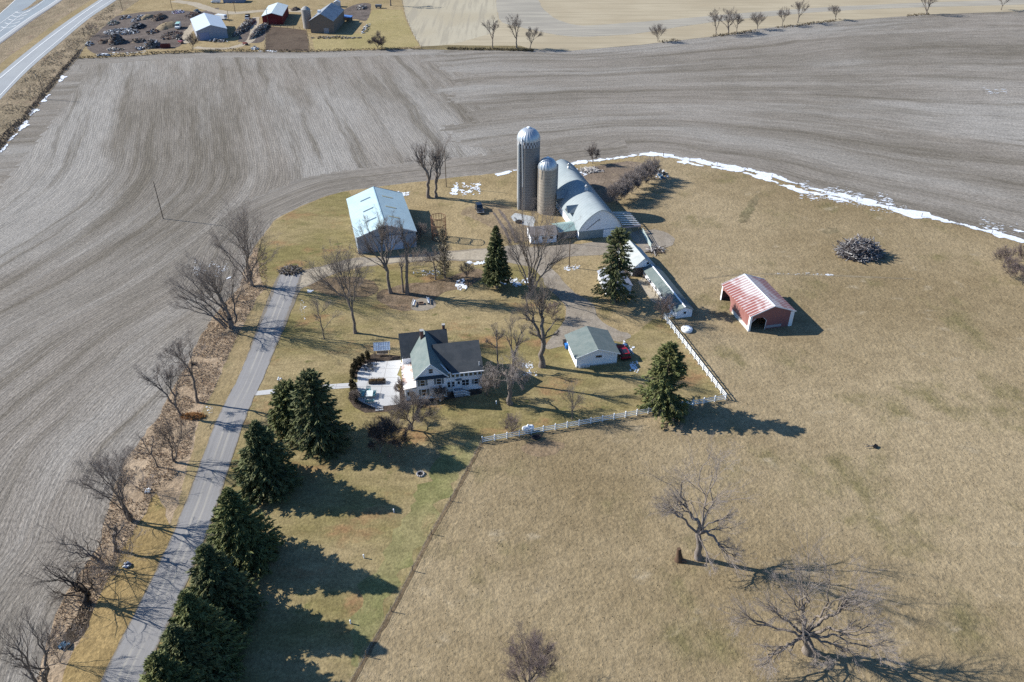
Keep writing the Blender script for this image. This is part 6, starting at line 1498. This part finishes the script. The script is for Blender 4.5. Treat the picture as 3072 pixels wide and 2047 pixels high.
MB().lathe([(0, .70), (.72, .70), (.75, .73), (.72, .75), (0, .75)], 24).build('table_top', M_iron, t); MB().tube([(0, 0, 0), (0, 0, .7)], .06, 8).build('pedestal', M_iron, t)
gi = 'dark iron chairs around the round table'
for i, a in enumerate((.4, 1.7, 2.9, 4.1, 5.3)):
    c = thing('iron_chair', 'dark iron chair by the round patio table, '+('right side', 'far right side', 'far left side', 'left side', 'near side')[i], 'chair', (x+1.25*math.cos(a), y+1.25*math.sin(a), .09), a-PI/2, gi)
    MB().lathe([(0, .42), (.25, .42), (.25, .46), (0, .46)], 12).build('seat', M_iron, c)
    MB().tube([(-.22, .22, .45), (-.22, .3, .95), (0, .32, 1.02), (.22, .3, .95), (.22, .22, .45)], .025, 5).build('backrest', M_iron, c)
    for u, v in ((-.2, -.2), (.2, -.2), (-.2, .2), (.2, .2)): MB().tube([(u*.8, v*.8, .42), (u, v, 0)], .02, 4).build('leg', M_iron, c)
x, y = G(1132, 1149); t = thing('planter', 'dark timber planter box with brown dried plants on patio', 'planter', (x, y, .09), .06)
MB().box(-1.7, 1.7, -.55, -.45, 0, .6).box(-1.7, 1.7, .45, .55, 0, .6).box(-1.7, -1.6, -.45, .45, 0, .6).box(1.6, 1.7, -.45, .45, 0, .6).build('box', flat('planter_dark', (.07, .06, .055), .8), t)
m = MB(); rr = random.Random(5)
for i in range(160): u, v = rr.uniform(-1.55, 1.4), rr.uniform(-.4, .4); m.bar((u, v, .45), (u+rr.gauss(0, .15), v+rr.gauss(0, .15), rr.uniform(.65, 1.0)), .05)
struct(m.build('dried_plants', flat('dried_plants', (.22, .15, .08), .95), t), 'stuff')
MB().box(-1.59, 1.59, -.44, .44, .1, .5).build('soil', flat('planter_soil', (.06, .045, .035), .95), t)
a, b = V3(1126, 1074), V3(1170, 1071); d = b-a; L = d.length
t = thing('canopy_swing', 'garden swing with slanted blue glass canopy by the patio', 'swing', (a.x, a.y, .08), math.atan2(d.y, d.x))
k = NT('blue_canopy_panel', .15, .6); k.col(k.mix(k.ramp(k.noise(k.obj(), 1.5, 3), .4, .6), (.15, .20, .29), (.23, .30, .40))); M_can = k.m
cz0, cz1 = 1.9, 2.75
cnp = MB().add([(-.2, -.35, cz0), (L+.2, -.35, cz0), (L+.2, 1.5, cz1), (-.2, 1.5, cz1), (-.2, -.35, cz0+.05), (L+.2, -.35, cz0+.05), (L+.2, 1.5, cz1+.05), (-.2, 1.5, cz1+.05)], [(4, 5, 6, 7), (3, 2, 1, 0), (0, 1, 5, 4), (1, 2, 6, 5), (2, 3, 7, 6), (3, 0, 4, 7)]).build('canopy', M_can, t)
m = MB()
for i in range(8): u = -.2+(L+.4)*i/7; m.bar((u, -.35, cz0+.08), (u, 1.5, cz1+.08), .035)
for v in (0, .5, 1): m.bar((-.2, -.35+1.85*v, cz0+(cz1-cz0)*v+.095), (L+.2, -.35+1.85*v, cz0+(cz1-cz0)*v+.08), .05)
m.build('canopy_frame', flat('canopy_frame_white', (.42, .47, .52), .5), t)
for u in (0, L):
    MB().bar((u, -.3, 0), (u, .2, cz0+.2), .1).build('post', M_wood, t); MB().bar((u, 1.4, 0), (u, 1.1, cz1-.2), .1).build('post', M_wood, t)
MB().box(.35, L-.35, .3, .85, .45, .52).build('seat', M_wood, t); MB().box(.35, L-.35, .86, .92, .52, 1.05).build('backrest', M_wood, t)
x, y = G(1262, 1424); t = thing('fire_ring', 'small stone fire ring on the lawn below the purple tree', 'fire pit', (x, y, .06))
for i in range(11):
    a = 2*PI*i/11; MB().lathe([(.16, -.02), (.2, .12), (.12, .26), (0, .28)], 7, (.62*math.cos(a), .62*math.sin(a), 0), wob=lambda q: 1+.25*math.sin(q*2.3+i)).build('stone', flat('ring_stone', (.34, .32, .31), .9), t)
MB().lathe([(.5, .03), (0, .04)], 12).build('ash', M_black, t)
gb = 'white benches by the small fire pit'
for i, (px_, py_, rz, lb) in enumerate(((1243, 914, 1.5, 'white bench on the left of the yard fire pit'), (1286, 907, 1.75, 'white bench on the right of the yard fire pit'))):
    x, y = G(px_, py_); t = thing('bench', lb, 'bench', (x, y, .09), rz, gb)
    for y_ in (-.14, .10): MB().box(-1.2, 1.2, y_-.1, y_+.1, .42, .47).build('seat_board', M_whitep, t)
    m = MB(); m.bar((-1.2, .36, .8), (1.2, .36, .8), .04, .2); m.build('backrest', M_whitep, t)
    for s in (-1, 1): MB().box(s*1.0-.05, s*1.0+.05, -.22, .36, 0, .42).build('leg', M_wood, t)
x, y = G(1264, 913); t = thing('fire_box', 'low square brick fire pit between the white benches', 'fire pit', (x, y, .09), .05)
MB().box(-.6, .6, -.5, -.4, 0, .35).box(-.6, .6, .4, .5, 0, .35).box(-.6, -.5, -.4, .4, 0, .35).box(.5, .6, -.4, .4, 0, .35).build('wall', flat('fire_brick', (.28, .19, .14), .9), t)
MB().box(-.5, .5, -.4, .4, 0, .05).build('ash', M_black, t)
x, y = G(2036, 1682); t = thing('tree_stump', 'broken rotten stump standing left of the half-dead tree', 'stump', (x, y, .05))
MB().tube([(0, 0, -.1), (.02, 0, .6), (-.12, 0, 1.5), (-.25, .05, 2.6)], [.75, .55, .42, .30], 9).build('trunk', flat('rotten_wood', (.10, .065, .045), .95, .1, 0, .5, 3), t)
MB().tube([(.2, -.2, .2), (.8, -.5, .5), (1.1, -.6, .3)], [.3, .2, .1], 6).build('root', flat('rotten_root', (.13, .085, .06), .95), t)
x, y = G(2612, 1343); t = thing('fallen_branch', 'dark fallen branch lying in the open pasture', 'branch', (x, y, .1), .3)
MB().tube([(-1.2, .2, .15), (-.3, 0, .35), (.6, -.1, .2)], [.05, .1, .12], 6).tube([(-.3, 0, .35), (-.9, .3, .7), (-1.6, .5, .75)], [.07, .05, .03], 5).build('limb', M_silver, t)
MB().cbox((.75, -.2, .22), .8, .6, .35, .4, .3).build('root_plate', M_black, t)
for i, (px_, py_, lb) in enumerate(((1182, 1538, 'small white marker post on the lower lawn near the spruce shadows'), (1489, 1213, 'small white post in the house shadow'), (1092, 1675, 'tiny white stake on the lawn at mid windbreak shadows'), (1052, 1872, 'white stake lying in the windbreak shadow'))):
    x, y = G(px_, py_); t = thing('marker_post', lb, 'post', (x, y, .06), 0, 'small white marker posts')
    MB().tube([(0, 0, 0), (0, .0, .7)], .1, 7).build('post', M_whitep, t); MB().lathe([(.13, .7), (.1, .78), (0, .8)], 8).build('cap', M_whitep, t)
x, y = G(1556, 668); t = thing('silo_unloader', 'dark round blower machine on the pad at the tall silo foot', 'machine', (x, y, .09), .4)
MB().lathe([(0, 0), (.95, 0), (1.0, .35), (.6, .55), (0, .6)], 16).build('drum', M_tyre, t); MB().bar((-.4, .3, .5), (-.9, 1.0, 1.2), .3).build('hopper', M_steel, t)

# ---------------------------------------------------------------- uncountable ground cover
def tufts(name, poly, n, hmin, hmax, wid, mat, seed, lean=.4, blades=3, clump=None, thr=0.0):
    rng = np.random.default_rng(seed); P = [G(*p) for p in poly]
    xs = [p[0] for p in P]; ys = [p[1] for p in P]; X = []; Y = []
    while len(X) < n:
        x = rng.uniform(min(xs), max(xs), n); y = rng.uniform(min(ys), max(ys), n); k_ = inside(x, y, P)
        if clump:
            k2 = np.array([mnoise.noise(Vector((a*clump, b*clump, seed))) > thr for a, b in zip(x, y)]); k_ &= k2
        X += list(x[k_]); Y += list(y[k_])
    X = np.repeat(np.array(X[:n]), blades); Y = np.repeat(np.array(Y[:n]), blades); N = len(X)
    h = rng.uniform(hmin, hmax, N); a = rng.uniform(0, 6.28, N); r = rng.random(N)*wid*1.5
    X = X+r*np.cos(a*3); Y = Y+r*np.sin(a*3)
    w = wid*(.5+rng.random(N)); lx, ly = rng.normal(0, lean, N)*h, rng.normal(0, lean, N)*h
    z0 = np.full(N, .05)
    A = np.stack([X-w*np.cos(a), Y-w*np.sin(a), z0], 1); B = np.stack([X+w*np.cos(a), Y+w*np.sin(a), z0], 1); C = np.stack([X+lx, Y+ly, z0+h], 1)
    V = np.stack([A, B, C], 1).reshape(-1, 3)
    return struct(link(name, np_mesh(name, V, np.arange(3*N).reshape(-1, 3), False, {'tone': np.repeat(rng.random(N), 3)}), mat), 'stuff')
def grass_blade(name, a, b):
    k = NT(name, 1.0, .05); k.col(k.mix(k.attr('tone'), a, b)); return k.m
tufts('dry_grass', [(60, 2150), (108, 2047), (178, 1821), (297, 1632), (324, 1524), (378, 1378), (475, 1254), (496, 1206), (591, 1031), (630, 964), (719, 856), (763, 741), (800, 760), (800, 868), (770, 894), (703, 1031), (640, 1174), (590, 1260), (560, 1400), (470, 1480), (380, 1640), (250, 1880), (160, 2100)], 9000, .15, .45, .05, grass_blade('dry_blades', (.50, .39, .28), (.38, .29, .20)), 21, .7, 3, .25, -.25)
tufts('verge_weeds', [(0, 330), (89, 215), (178, 140), (268, 66), (345, 10), (340, 50), (262, 128), (235, 172), (190, 222), (143, 282), (74, 370), (0, 455)], 2600, .25, .6, .09, grass_blade('weed_blades', (.42, .34, .24), (.31, .25, .17)), 22, .6, 3, .12, -.1)
tufts('pasture_tussocks', [(1075, 2120), (1201, 1795), (1292, 1614), (1446, 1336), (2177, 1206), (2300, 1130), (3072, 900), (3300, 1300), (3200, 2120)], 3500, .05, .12, .07, grass_blade('tussock_blades', (.38, .31, .19), (.29, .23, .135)), 23, .7, 3, .5, -.05)
tufts('ditch_brush', [(-20, 480), (0, 455), (74, 368), (143, 280), (190, 222), (235, 172), (250, 150), (240, 150), (180, 215), (135, 270), (60, 355), (-30, 440)], 1400, .4, 1.0, .09, grass_blade('brush_blades', (.20, .165, .135), (.13, .105, .085)), 24, .5, 3)
tufts('edge_weeds', [(235, 172), (400, 158), (700, 147), (800, 150), (930, 150), (1268, 142), (1268, 149), (930, 158), (792, 158), (700, 157), (500, 163), (357, 173), (235, 180)], 1100, .3, .7, .14, grass_blade('edge_blades', (.24, .19, .12), (.15, .12, .08)), 25, .5, 3)
tufts('bank_weeds', [(1340, 144), (1600, 150), (1600, 156), (1455, 152), (1340, 150)], 420, .4, 1.2, .14, grass_blade('bank_blades', (.17, .14, .09), (.10, .085, .055)), 26, .5, 3)
tufts('boundary_weeds', [(1922, 130), (2200, 98), (2500, 60), (2788, 40), (2788, 46), (2500, 67), (2200, 106), (1922, 138)], 500, .3, .8, .15, grass_blade('boundary_blades', (.16, .12, .075), (.09, .075, .05)), 27, .5, 3, .05, 0.0)

# ---------------------------------------------------------------- camera, sun, sky
cam = bpy.data.cameras.new('camera'); co = bpy.data.objects.new('camera', cam); COL.objects.link(co)
co.location = (0, 0, H); co.rotation_euler = (PI/2-TH, 0, 0)
cam.sensor_width = 36; cam.lens = 36*FL_/3072; cam.clip_start = .5; cam.clip_end = 6000
S.camera = co
SUN_EL, SUN_AZ = math.radians(31), math.radians(-14)   # shadows fall east and slightly towards the camera
ld = Vector((math.cos(SUN_EL)*math.cos(SUN_AZ), math.cos(SUN_EL)*math.sin(SUN_AZ), -math.sin(SUN_EL)))
sun = bpy.data.lights.new('sun', 'SUN'); sun.energy = 4.9; sun.angle = math.radians(.5); sun.color = (1, .955, .88)
so = bpy.data.objects.new('sun', sun); COL.objects.link(so); so.rotation_euler = ld.to_track_quat('-Z', 'Y').to_euler()
w = bpy.data.worlds.new('World'); S.world = w; w.use_nodes = True
nt = w.node_tree; sky = nt.nodes.new('ShaderNodeTexSky'); sky.sky_type = 'NISHITA'; sky.sun_disc = False
sky.sun_elevation = SUN_EL; sky.sun_rotation = math.atan2(-ld.x, -ld.y); sky.air_density = 1.0; sky.dust_density = .6; sky.ozone_density = 1.2
tint = nt.nodes.new('ShaderNodeMix'); tint.data_type = 'RGBA'; tint.blend_type = 'MULTIPLY'; tint.inputs[0].default_value = 1; tint.inputs[7].default_value = (.62, .95, 1.32, 1)
nt.links.new(sky.outputs[0], tint.inputs[6]); nt.links.new(tint.outputs[2], nt.nodes['Background'].inputs[0]); nt.nodes['Background'].inputs[1].default_value = .07
S.view_settings.view_transform = 'Standard'; S.view_settings.look = 'None'; S.view_settings.exposure = .72; S.view_settings.gamma = 1
S.render.engine = 'CYCLES'
S.cycles.use_denoising = False; S.cycles.max_bounces = 4; S.cycles.diffuse_bounces = 2; S.cycles.glossy_bounces = 2
